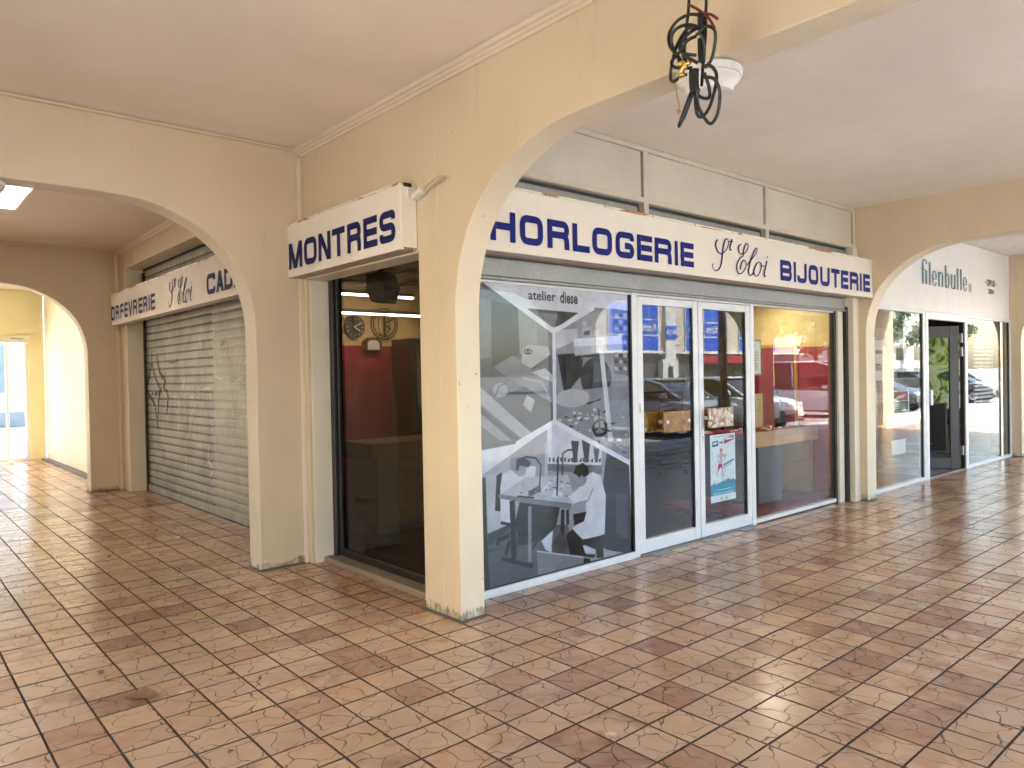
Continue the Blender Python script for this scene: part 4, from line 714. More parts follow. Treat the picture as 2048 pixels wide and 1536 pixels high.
line(im, [Tq(.33, .47), Tq(.22, .42), Tq(.27, .38)], 5, (.70, .50, .48)); line(im, [Tq(.44, .48), Tq(.50, .40), Tq(.46, .35)], 5, (.70, .50, .48)); line(im, [Tq(.38, .70), Tq(.28, .64), Tq(.33, .58)], 4, (.70, .5, .48)); line(im, [Tq(.46, .70), Tq(.58, .66), Tq(.62, .70)], 4, (.70, .5, .48))
line(im, [Tq(.50, .53), Tq(.93, .60)], 6, (.15, .48, .68)); line(im, [Tq(.48, .49), Tq(.86, .555)], 3, (.4, .6, .75))
rs = random.Random(5)
for i in range(34): x, y = rs.uniform(.05, .6), rs.uniform(.36, .74); line(im, [Tq(x, y), Tq(x+.03, y+.012)], 2, rs.choice([(.62, .2, .3), (.3, .35, .5), (.7, .6, .65)]))
for x in (.42, .62): ell(im, x*160, .045*240, 5, 6, (.55, .58, .6))
po = sheet('poster', to_mat('sport_poster_print', shade(im, 9, .03), .5), lambda u, v, d: Vector((u, GY+.007, v)), 5.775, 6.185, .296, .918); tag(po, 'white and teal sports poster taped inside the right door leaf', 'poster')

# fascia, galvanised shutter rail, transom panels above the doors
ts = thing('transom_screen', 'grey panelled transom frame above the long shop sign', 'transom', loc=(5.7, 3.79, 2.9))
M_TRF = simple('beige_grey_frame', (.60, .55, .46), .42, 0, .5, .05)
M_PAN = simple('matt_grey_panel', (.60, .56, .485), .5, 0, .5, .06, 1.5)
TYF, TYB = 3.765, 3.815
pbox('top_rail', M_TRF, ts, 2.886, 8.497, TYF, TYB, 3.272, 3.312); pbox('bottom_rail', M_TRF, ts, 2.886, 8.497, TYF, TYB, 2.858, 2.905)
pbox('bottom_rail', M_TRF, ts, 2.886, 8.497, TYF-.006, TYF-.0005, 2.862, 2.872)
for x0, x1 in ((2.886, 2.93), (4.725, 4.785), (6.57, 6.63), (8.45, 8.497)): pbox('mullion', M_TRF, ts, x0, x1, TYF-.003, TYB, 2.714, 3.2715)
for x0, x1 in ((2.932, 4.723), (4.787, 6.568), (6.632, 8.448)):
    pbox('panel', M_PAN, ts, x0+.012, x1-.012, TYF+.016, TYF+.026, 2.907, 3.27, bev=.001)
    pbox('shadow_gasket', M_BLACK, ts, x0+.001, x1-.001, TYF+.027, TYF+.030, 2.906, 3.271, bev=0)
    pbox('shutter_slat', M_GALV, ts, x0+.03, x1-.03, TYB-.012, TYB+.004, 2.68, 2.832, bev=.012)
    pbox('shutter_housing', M_DARK, ts, x0, x1, TYB+.006, TYB+.02, 2.66, 2.857, bev=0)
rb = thing('shutter_rail', 'galvanised roller shutter bottom bar pulled up over the doors', 'shutter', loc=(5.6, 3.82, 2.2))
pbox('bottom_bar', M_GALV, rb, 2.888, 8.335, 3.815, 3.853, 2.166, 2.292, bev=.006); pbox('lip', M_GALV, rb, 2.888, 8.335, 3.806, 3.855, 2.145, 2.163, bev=.004)
pbox('cover_strip', simple('dull_metal', (.30, .28, .26), .4, .5), rb, 2.888, 8.36, 3.808, 3.85, 2.296, 2.330, bev=.004)
tag(box('jamb', M_JAMB, 8.372, 8.497, 3.74, 3.93, 0, 2.86, bev=.004), 'off white painted jamb at the right end of the shop front', 'jamb')

# ------------------------------------------------------------------ inside the jeweller's shop
def lamp(name, label, x0, x1, y0, y1, z, strength, col=(1, .86, .62)):
    o = thing(name, label, 'lamp', 'shop ceiling lamps', ((x0+x1)/2, (y0+y1)/2, z)); pbox('lamp_body', M_GREY, o, x0, x1, y0, y1, z, z+.04); pbox('lamp_tube', emit('warm_tube%g' % strength, col, strength), o, x0+.01, x1-.01, y0+.005, y1-.005, z-.022, z-.001, bev=.004)
lamp('strip_lamp', 'lit strip lamp just above the two wall clocks', 4.2, 5.5, 8.02, 8.08, 2.30, 4.5)
lamp('strip_lamp', 'upper lit strip lamp behind the hanging projector', 4.0, 4.95, 7.4, 7.46, 2.45, 4.5)
lamp('panel_lamp', 'lit ceiling lamp at the top of the right shop pane', 7.55, 8.15, 4.35, 4.75, 2.33, 2.0)
lamp('strip_lamp', 'lit strip lamp over the counter behind the doors', 5.2, 7.0, 6.0, 6.06, 2.60, 1.5)
o = thing('rail_pipe', 'grey lighting rail under the shop ceiling', 'rail', loc=(5.2, 7.6, 2.6)); tube('pipe', M_STEEL, [(-1.6, 0, 0), (1.4, 0, 0)], .03, o); tube('sleeve', M_DARKFR, [(.35, 0, 0), (.55, 0, 0)], .038, o)
def wall_clock(label, x, z, r, kind):
    o = thing('wall_clock', label, 'clock', 'clocks on the shop wall', (x, 8.415, z)); rim = simple('dark_bronze', (.06, .045, .03), .35, .6)
    if kind == 'disc':
        lathe_obj('clock_face', simple('black_dial', (.018, .017, .015), .4), [(r*.96, 0), (r*.96, -.03), (r*.9, -.034)], (0, 0, 0), 'y', o); lathe_obj('clock_rim', rim, [(r*.9, -.03), (r, -.03), (r, -.045), (r*.9, -.04)], (0, 0, 0), 'y', o)
        lathe_obj('sub_dial', rim, [(r*.3, -.036), (r*.3, -.04), (r*.2, -.041)], (-r*.35, 0, 0), 'y', o)
    else:
        for k in (1., .82): tube('ring', rim, [(r*k*math.cos(t*.1309), -.03, r*k*math.sin(t*.1309)) for t in range(49)], .008, o, 6)
        tube('ring', rim, [(r*.42*math.cos(t*.1309)-r*.05, -.03, r*.8*math.sin(t*.1309)) for t in range(49)], .006, o, 6)
        box('bar', rim, -r*.05, r*.1, -.035, -.02, -r*.8, r*.8, o)
    for i in range(12):
        t = i*math.pi/6; c, s = math.cos(t), math.sin(t); tube('hour_mark', M_PAPER if kind == 'disc' else rim, [(r*.70*c, -.043, r*.70*s), (r*.86*c, -.043, r*.86*s)], .006, o, 5)
    for t, l, w_ in ((28, .72, .009), (-40, .55, .012)): tube('hand', M_PAPER if kind == 'disc' else M_DARKFR, [(-.02, -.05, 0), (r*l*math.cos(R(t)), -.05, r*l*math.sin(R(t)))], w_, o, 5)
wall_clock('black wall clock with pale hands seen through the narrow window', 4.688, 2.148, .142, 'disc'); wall_clock('open wire ring wall clock right of the black clock', 5.128, 2.20, .20, 'ring')
o = thing('mantel_clock', 'small octagonal dark wood clock below the wall clocks', 'clock', loc=(4.92, 8.37, 1.93)); bm = bmesh.new(); prism(bm, [(-.125, -.08), (.125, -.08), (.125, .03), (.06, .085), (-.06, .085), (-.125, .03)], lambda u, v, d: Vector((u, d, v)), -.05, .03); from_bm('case', bm, simple('red_brown_wood', (.09, .025, .018), .4), o); bm = bmesh.new(); prism(bm, [(-.085, -.07), (.085, -.07), (.085, .02), (.045, .05), (-.045, .05), (-.085, .02)], lambda u, v, d: Vector((u, d, v)), -.056, -.049); from_bm('dial', bm, M_PAPER, o)
o = thing('dark_cabinet', 'dark brown glazed cabinet at the back of the shop', 'cabinet', loc=(5.9, 8.1, 0)); box('case', simple('dark_brown_wood', (.07, .03, .02), .4), -.7, .7, -.2, .24, 0, 1.99, o); 
for x in (-.62, .03): box('door_panel', simple('olive_glass', (.14, .11, .06), .15), x, x+.58, -.215, -.201, .9, 1.92, o); box('lower_panel', simple('dark_brown_wood', (.07, .03, .02), .4), x, x+.58, -.212, -.201, .1, .85, o)
o = thing('counter', 'wood topped counter with cream base seen in the narrow window', 'counter', loc=(4.4, 6.35, 0)); box('counter_top', M_WOOD, -.85, 1.1, -.28, .3, .72, .88, o, .006); box('counter_base', simple('cream_board', (.50, .40, .24), .6), -.75, .45, -.2, .25, .08, .718, o); box('plinth', M_GREY, -.75, .45, -.18, .24, 0, .079, o); box('dark_panel', M_DARK, .46, 1.08, -.2, .25, 0, .717, o); box('tag_card', M_DARKFR, .55, .72, -.27, -.25, .881, 1.05, o)
o = thing('projector', 'grey projector hanging from a bracket inside the narrow window', 'projector', loc=(3.32, 5.46, 2.24)); bm = bmesh.new(); prism(bm, [(-.10, .14), (.06, .15), (.15, .02), (.08, -.12), (-.03, -.10), (-.11, .0)], lambda u, v, d: Vector((d+u*.1, -u, v)), -.08, .08); from_bm('housing', bm, M_GREY, o); box('bracket', M_STEEL, -.02, .02, .0, .04, .14, .50, o); box('lens_hood', M_DARKFR, -.06, .06, -.16, -.10, -.09, -.02, o)
# window display on the right
o = thing('display_counter', 'wood fronted display counter with red top in the right pane', 'counter', loc=(7.7, 4.45, 0)); box('apron', M_WOOD, -.74, .70, -.27, -.245, .685, .845, o); box('counter_top', M_RED, -.74, .70, -.244, .30, .80, .838, o); box('cabinet', simple('blue_grey_board', (.085, .09, .12), .5), -.5, -.02, -.2, .25, .06, .798, o); box('side_panel', M_WOOD, .62, .70, -.2, .28, .06, .798, o); box('leg', M_STEEL, -.72, -.69, .2, .23, .06, .798, o)
pl = tag(box('display_plinth', simple('dark_red_felt', (.20, .018, .025), .9), 6.52, 8.40, 3.94, 5.0, 0, .058, bev=.003), 'low dark red felt plinth behind the right pane', 'plinth')
o = thing('necklace_bust', 'black curved necklace stand with gold chain on the display counter', 'display bust', loc=(7.98, 4.42, .838)); bm = bmesh.new()
pf = [(.0, .10, .05), (.08, .095, .05), (.17, .09, .045), (.26, .075, .04), (.34, .055, .035), (.40, .04, .03), (.44, .028, .02)]
rg = [[bm.verts.new((w_*math.cos(a)-.06*(h/.44)**1.6, d_*math.sin(a)+.03*h, h)) for a in (2*math.pi*j/16 for j in range(16))] for h, w_, d_ in pf]
for a, b in zip(rg, rg[1:]):
    for j in range(16): bm.faces.new((a[j], a[(j+1) % 16], b[(j+1) % 16], b[j]))
bm.faces.new(rg[0]); bm.faces.new(rg[-1]); from_bm('stand', bm, simple('black_velvet', (.012, .012, .014), .7), o, True)
tube('chain', M_GOLD, [(-.05+.05*math.cos(t), -.042+.01*math.sin(t), .30+.09*math.sin(t)) for t in [math.pi*(1.0+i/12) for i in range(13)]], .005, o, 6)
rs = random.Random(3)
for i in range(16):
    x, y = 7.08+rs.random()*1.2, 4.26+rs.random()*.3; lb = ['gold', 'silver', 'white pearl'][i % 3]
    o = thing('jewellery_item', 'small '+lb+' ring lying on the red display counter top', 'jewellery', lb+' rings on the display counter', (x, y, .838)); r = rs.uniform(.012, .03)
    lathe_obj('ring_band', [M_GOLD, M_CHROME, M_PAPER][i % 3], [(r, 0), (r*1.25, .004), (r*1.1, .016), (r*.8, .012)], (0, 0, 0), 'z', o, 12)
    if i % 4 == 0: box('tray', M_DARKFR, -.09, .09, -.05, .05, 0, .012, o)
ce = thing('certificate', 'framed certificate with lines of text hanging in the right pane', 'certificate', loc=(6.70, 3.99, 1.63)); box('frame', simple('olive_frame', (.16, .15, .12), .4), -.14, .14, 0, .02, -.18, .18, ce); im = canvas(120, 160, (.86, .85, .80))
ell(im, 60, 136, 9, 10, (.55, .55, .5)); ell(im, 60, 136, 6, 7, (.86, .85, .8))
for i in range(13): wd = rs.uniform(18, 42); line(im, [(60-wd, 112-i*7.5), (60+wd, 112-i*7.5)], 1.6, (.45, .45, .45))
sheet('paper', to_mat('certificate_print', im), lambda u, v, d: Vector((u, -.002, v)), -.122, .122, -.165, .165, ce)
cd_ = thing('price_card', 'small cream card with scribbles behind the necklace stand', 'card', loc=(7.86, 4.62, 1.1)); im = canvas(50, 110, (.88, .82, .62)); 
for i in range(5): line(im, [(12, 90-i*9), (38, 92-i*9)], 1.5, (.5, .45, .35))
sheet('paper', to_mat('card_print', im), lambda u, v, d: Vector((u, .001-d, v)), -.08, .08, -.26, .13, cd_); box('backing', M_PAPER, -.08, .08, .003, .007, -.26, .13, cd_)
af = thing('panelled_alcove', 'red door with orange frame on the side wall of the shop', 'door', loc=(8.40, 4.72, 0)); M_OR = simple('orange_wood', (.62, .27, .03), .35)
box('frame', M_OR, -.03, .003, -.30, .30, 1.775, 1.815, af); box('frame', M_OR, -.03, .003, -.30, -.265, .06, 1.774, af); box('leaf', simple('dark_red_door', (.20, .02, .03), .35), -.02, .0025, -.264, .0, .06, 1.774, af); box('leaf', simple('wine_red_door', (.33, .02, .05), .4), -.02, .0025, .003, .29, .06, 1.774, af); box('hinge_strip', M_GOLD, -.026, -.0205, -.004, .007, 1.3, 1.77, af)
ct = thing('tray_trolley', 'dark trolley stacked with jewellery trays behind the left door leaf', 'trolley', loc=(8.75, 6.75, 0)); M_TRAY = simple('dark_tray', (.035, .02, .022), .4)
for i in range(11): box('tray', M_TRAY, -.36, .30, -.3, .3, .14+i*.068, .19+i*.068, ct, .008)
box('base', M_DARKFR, -.38, .34, -.31, .31, .09, .135, ct); box('cover_box', simple('brown_leather', (.12, .045, .03), .5), -.34, .24, -.26, .26, .89, 1.22, ct, .01)
for sx in (-.32, .28):
    for sy in (-.26, .26): lathe_obj('castor', M_BLACK, [(.03, -.015), (.045, -.012), (.045, .012), (.03, .015)], (sx, sy, .045), 'y', ct, 14)
tb = thing('work_table', 'dark small table standing behind the trolley', 'table', loc=(9.9, 7.1, 0)); box('table_top', M_DARK, -.5, .5, -.4, .4, .72, .76, tb)
for sx in (-.46, .46):
    for sy in (-.36, .36): box('leg', M_DARKFR, sx-.02, sx+.02, sy-.02, sy+.02, 0, .719, tb)

# ------------------------------------------------------------------ neighbouring shop: fascia and glazing
FYY = 3.82
nf = thing('fascia', 'white flat fascia lettered filenbulle DEPUIS 2004 in teal', 'shop sign', loc=(11.5, FYY, 2.7)); M_FAS = simple('white_fascia_board', (.78, .78, .77), .45, var=.02)
pbox('fascia_board', M_FAS, nf, 8.735, 11.512, FYY, FYY+.03, 2.255, 3.312, bev=.002); pbox('fascia_board', M_FAS, nf, 11.518, 14.295, FYY, FYY+.03, 2.255, 3.312, bev=.002)
Fn = lambda u, v, d: Vector((u-11.5, -d, v-2.7))
def q4(x0, x1, z0, z1): return [[Vector((x0, z0)), Vector((x1, z0)), Vector((x1, z1)), Vector((x0, z1))]]
BW = .072; zx, zbz, za = 2.815, 2.613, 2.92
def bowl(x0, x1, z0, z1, a0, a1, thick=.062):
    cx_, cz_, rx, rz = (x0+x1)/2, (z0+z1)/2, (x1-x0)/2, (z1-z0)/2; P, H = [], []
    n = 28
    for i in range(n+1):
        a = R(a0+(a1-a0)*i/n); s = abs(math.cos(a)); hw = .006+(thick/2-.006)*s**1.2; P.append((cx_+(rx-hw)*math.cos(a), cz_+(rz-.006)*math.sin(a))); H.append(hw)
    return ribbon(P, H)
fil = {'f': [q4(10.575, 10.647, zbz, 2.86), bowl(10.575, 10.775, 2.76, 2.945, 180, 20), q4(10.54, 10.70, 2.80, 2.813)], 'i': [q4(10.69, 10.762, zbz, 2.80)], 'l': [q4(10.816, 10.886, zbz, za)],
 'e': [bowl(10.925, 11.11, zbz-.003, zx, 8, 330), q4(10.965, 11.10, 2.70, 2.714)], 'n': [q4(11.146, 11.216, zbz, zx), bowl(11.19, 11.343, 2.69, zx, 150, 0), q4(11.275, 11.343, zbz, 2.755)],
 'b': [q4(11.40, 11.47, zbz, za+.005), bowl(11.43, 11.583, zbz-.003, zx, 140, -140)], 'u': [q4(11.627, 11.697, 2.67, zx), bowl(11.627, 11.79, zbz-.003, 2.74, 180, 340), q4(11.752, 11.822, zbz, zx)],
 'l2': [q4(11.868, 11.94, zbz, za-.003)], 'l3': [q4(12.0, 12.07, zbz, za-.003)], 'e2': [bowl(12.112, 12.294, zbz-.003, zx, 8, 330), q4(12.15, 12.285, 2.70, 2.714)]}
for ch in fil.values(): strokes_mesh('letter', ch, Fn, M_TEAL, nf, .003)
strokes_mesh('full_stop', [[[Vector((12.42+.072*math.cos(t*.35), 2.672+.072*math.sin(t*.35))) for t in range(18)]]], Fn, simple('grey_dot', (.42, .42, .42), .5), nf, .003)
text_mesh('lettering', '• DEPUIS •', .135, lambda u, v, d: Fn(u, v, .003), inkm, nf, bold=.004, fit=(13.09, 13.64, 2.752, 2.855)); text_mesh('lettering', '2004', .105, lambda u, v, d: Fn(u, v, .003), inkm, nf, bold=.004, fit=(13.24, 13.51, 2.632, 2.713))
n2 = thing('shop_front', 'white framed glass shop front with open grey door beyond the arch', 'shop front', loc=(11.5, FYY, 0))
NB = lambda nm, mat, *b, **k: pbox(nm, mat, n2, *b, **k)
for x0, x1 in ((8.735, 8.80), (10.555, 10.625), (10.64, 10.735), (12.14, 12.235), (14.235, 14.295)): NB('frame_post', M_ALU, x0, x1, FYY-.02, FYY+.05, 0, 2.25)
NB('frame_rail', M_ALU, 8.80, 10.555, FYY-.018, FYY+.045, .0, .045); NB('frame_rail', M_ALU, 12.235, 14.235, FYY-.018, FYY+.045, .0, .045); NB('frame_rail', M_ALU, 8.80, 10.555, FYY-.018, FYY+.045, 2.215, 2.25); NB('frame_rail', M_ALU, 12.235, 14.235, FYY-.018, FYY+.045, 2.215, 2.25); NB('frame_rail', M_ALU, 10.735, 12.14, FYY-.018, FYY+.045, 2.15, 2.25); NB('door_threshold', M_STEEL, 10.735, 12.14, FYY-.01, FYY+.05, 0, .01)
NB('pane', M_GLASS, 8.80, 10.555, FYY+.002, FYY+.008, .045, 2.215, bev=0); NB('pane', M_GLASS, 12.235, 14.235, FYY+.002, FYY+.008, .045, 2.215, bev=0)
NB('gasket', M_BLACK, 10.53, 10.5545, FYY-.006, FYY+.02, .046, 2.214, bev=0); NB('gasket', M_BLACK, 14.20, 14.2345, FYY-.006, FYY+.02, .046, 2.214, bev=0); NB('gasket', M_BLACK, 12.105, 12.1395, FYY-.004, FYY+.045, .011, 2.149, bev=0)
e = bpy.data.objects.new('door', None); COL.objects.link(e); e.parent = n2; e.location = (12.05-11.5, .05, 0); e.rotation_euler = (0, 0, R(128)); e['label'] = 'dark grey glazed door standing open inwards'
M_DG = simple('dark_grey_aluminium', (.07, .07, .078), .4)
for x0, x1, z0, z1 in ((0, .12, .012, 2.1), (1.15, 1.27, .012, 2.1), (.121, 1.149, .012, .17), (.121, 1.149, 1.93, 2.1)): box('stile' if z1-z0 > 1 else 'rail', M_DG, x0, x1, -.025, .025, z0, z1, e)
box('pane', M_GLASS, .121, 1.149, -.003, .003, .171, 1.929, e, 0); box('handle', M_CHROME, 1.18, 1.21, -.07, -.05, .95, 1.2, e, .006)
for z in (.28, 1.72, 1.92): NB('hinge', M_STEEL, 12.03, 12.07, FYY-.01, FYY+.03, z-.07, z+.07)
NB('handle', M_WHITE, 10.745, 10.80, FYY-.05, FYY-.02, .99, 1.20, bev=.012)
def sticker(label, x0, x1, z0, z1, cols):
    im = canvas(60, 80, cols[0])
    if len(cols) > 1: fill(im, [(4, 44), (56, 44), (56, 76), (4, 76)], cols[1]); fill(im, [(10, 50), (24, 62), (50, 66), (40, 54)], (.8, .75, .72)); fill(im, [(4, 6), (56, 6), (56, 42), (4, 42)], cols[2])
    if len(cols) > 2:
        for i in range(4): line(im, [(8, 12+i*7), (50, 12+i*7)], 2, (.75, .8, .7))
    return tag(sheet('sticker', to_mat('sticker_print', im), lambda u, v, d: Vector((u, FYY+.010, v)), x0, x1, z0, z1), label, 'sticker')
sticker('red and green notice stuck inside the pane past the arch', 9.57, 10.14, .92, 1.215, [(.85, .85, .85), (.55, .16, .12), (.20, .33, .17)])
sticker('blank pale wide notice below the red and green one', 9.44, 10.18, .755, .91, [(.75, .76, .78)]); sticker('square pale notice low in the pane past the arch', 9.58, 10.01, .41, .595, [(.72, .74, .78)])
o = thing('display_stand', 'chrome pole display stand with plates behind the far pane', 'stand', loc=(9.85, 4.16, 0))
for dx in (-.06, .06): tube('pole', M_CHROME, [(dx, 0, 0), (dx, 0, 1.9)], .018, o)
for z in (1.34, 1.56, 1.74): box('plate', simple('grey_plate', (.28, .28, .29), .4), -.26, .26, -.02, 0, z, z+.13, o)
lathe_obj('foot', simple('red_foot', (.35, .05, .04), .4), [(.24, 0), (.24, .02), (.05, .04)], (0, 0, 0), 'z', o)
o = thing('notice_board', 'black notice with red and blue prints low on the open grey door', 'notice', loc=(12.05, 3.87, 0)); o.rotation_euler = (0, 0, R(128)); M_BB = simple('black_board', (.012, .012, .014), .3)
box('board', M_BB, .16, 1.12, .0045, .010, .25, .98, o, .001); im = canvas(100, 90, (.02, .02, .024)); fill(im, [(25, 22), (75, 22), (75, 40), (25, 40)], (.35, .05, .05))
for x in (30, 45, 60): ell(im, x, 52, 7, 7, (.12, .14, .3))
line(im, [(25, 76), (75, 76)], 4, (.55, .57, .6)); line(im, [(20, 14), (80, 14)], 1.5, (.5, .5, .5)); sheet('print', to_mat('board_print', im), lambda u, v, d: Vector((u, .0108, v)), 1.10, .18, .27, .96, o)
o = thing('shelf_unit', 'dark wall shelves with goods seen through the open doorway', 'shelves', loc=(13.75, 4.95, 0)); box('back', simple('brown_back', (.16, .12, .09), .6), .3, .34, -.9, .9, 0, 2.2, o)
for z in (.5, .9, 1.3, 1.7): box('shelf', M_STEEL, -.1, .299, -.9, .9, z, z+.02, o)
rs = random.Random(12)
for z in (.52, .92, 1.32, 1.72):
    for k in range(7): c = rs.choice([(.05, .05, .06), (.3, .27, .2), (.10, .16, .08), (.4, .4, .42)]); y = -.85+k*.25; box('goods', simple('goods%g%g' % (c[0], c[1]), c, .5), -.05, .2, y, y+.16, z, z+rs.uniform(.12, .28), o, .01)
o = thing('banner', 'green and yellow patterned banner hanging inside the open doorway', 'banner', loc=(12.75, 4.33, 0)); o.rotation_euler = (0, 0, R(-62)); k = N('green_banner'); k.base(k.ramp(k.noise(k.obj(), 4, 3, .5, 1.5).outputs[0], [(.38, (.02, .10, .04)), (.46, (.42, .60, .08)), (.56, (.75, .78, .60)), (.66, (.10, .22, .05))])); box('cloth', k.m, -.28, .28, 0, .012, .85, 1.98, o); tube('pole', M_GOLD, [(-.32, 0, 0), (-.32, 0, 2.05)], .02, o); box('crossbar', M_WOOD, -.33, .3, -.01, .01, 1.985, 2.02, o)
bl = thing('slatted_blind', 'pale horizontal slatted blind behind the far right pane', 'blind', loc=(13.72, 4.02, 0))
for i in range(24): box('slat', M_WHITE, -.45, .45, 0, .03, .55+i*.062, .585+i*.062, bl, .004)
bm = bmesh.new(); 
fs_ = thing('shop_front', 'last white framed shop window at the right picture edge', 'shop front', loc=(17, FYY, 0))
for x0, x1 in ((14.535, 14.62), (15.9, 15.98), (17.3, 17.38), (20.8, 20.89)): pbox('frame_post', M_ALU, fs_, x0, x1, FYY-.02, FYY+.05, 0, 2.6)
pbox('frame_rail', M_ALU, fs_, 14.62, 20.8, FYY-.018, FYY+.045, 0, .35); pbox('fascia_board', M_FAS, fs_, 14.535, 20.89, FYY, FYY+.03, 2.605, 3.312); pbox('pane', M_GLASS, fs_, 14.62, 20.8, FYY+.002, FYY+.008, .351, 2.6, bev=0); pbox('frame_rail', M_ALU, fs_, 14.62, 17.3, FYY-.018, FYY+.045, 1.0, 1.06)
# ------------------------------------------------------------------ fittings under the arches
def detector(label, x, y, z, r=.115):
    o = thing('smoke_detector', label, 'detector', loc=(x, y, z)); lathe_obj('base', M_WHITE, [(r*.94, 0), (r, -.006), (r, -.03), (r*.96, -.036)], (0, 0, 0), 'z', o); lathe_obj('head', M_WHITE, [(r*.93, -.037), (r*.93, -.05), (r*.78, -.066), (r*.70, -.10), (r*.55, -.108)], (0, 0, 0), 'z', o)
    lathe_obj('groove', M_GREY, [(r*.935, -.0362), (r*.935, -.0369)], (0, 0, 0), 'z', o); box('led', M_BLACK, -r*1.005, -r*.97, -.008, .008, -.028, -.016, o, .001); return o
detector('round white detector under the big arch behind the hanging cables', 2.795, 1.86, 2.806, .14); detector('round grey white detector at the left picture edge under the arch', .60, 5.77, 2.806)
hc = thing('cable_bundle', 'tangled coil of black cables hanging from the ceiling', 'cable', loc=(2.45, 1.68, 2.7))
def hp(x, y): # trace in a 1646 x 1536 sketch -> bundle plane (y, z)
    return (1.68+(760-x)*.000403*1.02, 2.931-(y)*.000341)
def cable(nm, pts, rad, mat=M_CABLE, dx=None):
    rs = random.Random(len(pts)*7+int(pts[0][0])); P = []
    for i, q in enumerate(pts):
        y, z = hp(q[0], q[1]); P.append((2.45+(.032*math.sin(i*.75+pts[0][0]*.037) if dx is None else dx), y, z))
    tube(nm, mat, rel(hc, spline(P, 7)), rad, hc, 8)
cable('cable', [(690, -1270), (690, -500), (670, 0), (640, 250), (615, 480), (590, 740)], .0062, dx=0); cable('cable', [(845, -1270), (850, -400), (845, 0), (835, 200), (830, 400), (800, 700), (780, 960)], .0062, dx=.012)
for c in ([(590, 740), (560, 560), (500, 420), (490, 270), (560, 140), (660, 95), (760, 150), (800, 260), (790, 420)], [(590, 640), (520, 460), (520, 340), (570, 260), (650, 230), (740, 270), (790, 360), (780, 520)],
 [(790, 330), (700, 320), (600, 380), (500, 460), (420, 580), (390, 690), (430, 770), (560, 780), (660, 810)], [(780, 420), (700, 450), (600, 540), (480, 580), (470, 620), (560, 660), (640, 680)],
 [(820, 400), (880, 345), (930, 400), (900, 540), (860, 680), (820, 760)], [(800, 420), (850, 440), (850, 560), (800, 700), (760, 640), (770, 500), (800, 420)], [(640, 590), (700, 640), (760, 700)], [(660, 420), (610, 520), (600, 680)],
 [(700, 850), (640, 990), (570, 1200), (545, 1320), (570, 1360), (620, 1300), (690, 1120), (720, 960)], [(780, 960), (780, 1100), (790, 1300), (820, 1330), (860, 1220), (900, 1000), (910, 850), (870, 760), (830, 780)], [(830, 900), (930, 940), (955, 1080), (920, 1290), (860, 1400), (820, 1340), (790, 1200), (800, 1050)], [(700, 1000), (740, 1060), (840, 1100), (870, 1000), (860, 860)], [(760, 300), (680, 360), (620, 460), (640, 560), (760, 620)]):
    cable('cable', c, .0066)
cable('connector', [(770, 800), (765, 900), (770, 1010), (790, 1060)], .019, dx=-.03); cable('connector', [(785, 430), (785, 560), (790, 690)], .014, dx=.01); cable('connector', [(800, 150), (800, 330)], .012, dx=0)
redp = simple('dark_red_tape', (.16, .012, .012), .5)
for pts in ([(690, 20), (780, 110), (850, 190)], [(850, 195), (930, 240), (1000, 320)], [(870, 210), (920, 300), (965, 405)]): cable('red_ribbon', pts, .0052, redp, dx=-.01)
cable('brass_fitting', [(640, 710), (670, 690), (690, 740), (660, 780), (640, 820), (680, 830)], .010, M_GOLD, dx=-.045); cable('brass_fitting', [(690, 730), (750, 725)], .009, M_GOLD, dx=-.045); cable('brass_fitting', [(640, 840), (590, 920), (590, 1030), (615, 1150), (605, 1230)], .0022, M_GOLD, dx=-.04); cable('brass_fitting', [(600, 1205), (612, 1240)], .007, M_GOLD, dx=-.04)
lp = thing('ceiling_light_panel', 'bright square light panel in the ceiling before the shutter', 'lamp', loc=(.65, 8.57, 3.33)); box('frame', M_WHITE, -.57, .57, -.56, .56, -.022, .0, lp, .003); box('diffuser', emit('panel_light', (1, .93, .80), 1.0), -.545, .545, -.535, .535, -.030, -.0225, lp, .001)
l2 = thing('ceiling_light_panel', 'light panel added out of frame to brighten the end room', 'lamp', loc=(.65, 14.4, 3.33)); box('frame', M_WHITE, -.57, .57, -.56, .56, -.022, .0, l2, .003); box('diffuser', emit('added_end_light', (1, .93, .80), 1.2), -.545, .545, -.535, .535, -.030, -.0225, l2, .001)  # second panel only presumed, added out of frame to light the end room
# exit door at the far end
ed = thing('exit_door', 'white framed glazed exit door with header box at the far left', 'door', loc=(1.46, 17.3, 0))
for x0, x1 in ((.50, .56), (2.05, 2.10), (2.36, 2.415)): pbox('frame_post', M_ALU, ed, x0, x1, 17.26, 17.33, 0, 2.44)
pbox('header_box', simple('cream_header', (.66, .62, .48), .5), ed, .50, 2.44, 17.08, 17.199, 2.31, 2.45); pbox('frame_rail', M_ALU, ed, .56, 2.05, 17.27, 17.32, 0, .07); pbox('frame_rail', M_ALU, ed, 2.10, 2.36, 17.27, 17.32, 0, .07); pbox('pane', M_GLASS, ed, .56, 2.05, 17.29, 17.296, .07, 2.44, bev=0); pbox('pane', M_GLASS, ed, 2.10, 2.36, 17.29, 17.296, .07, 2.44, bev=0)
tube('scribble', inkm, rel(ed, spline([(2.12+.012*i, 17.077, 2.38+.025*math.sin(i*2.3)) for i in range(18)], 4)), .0025, ed, 5)
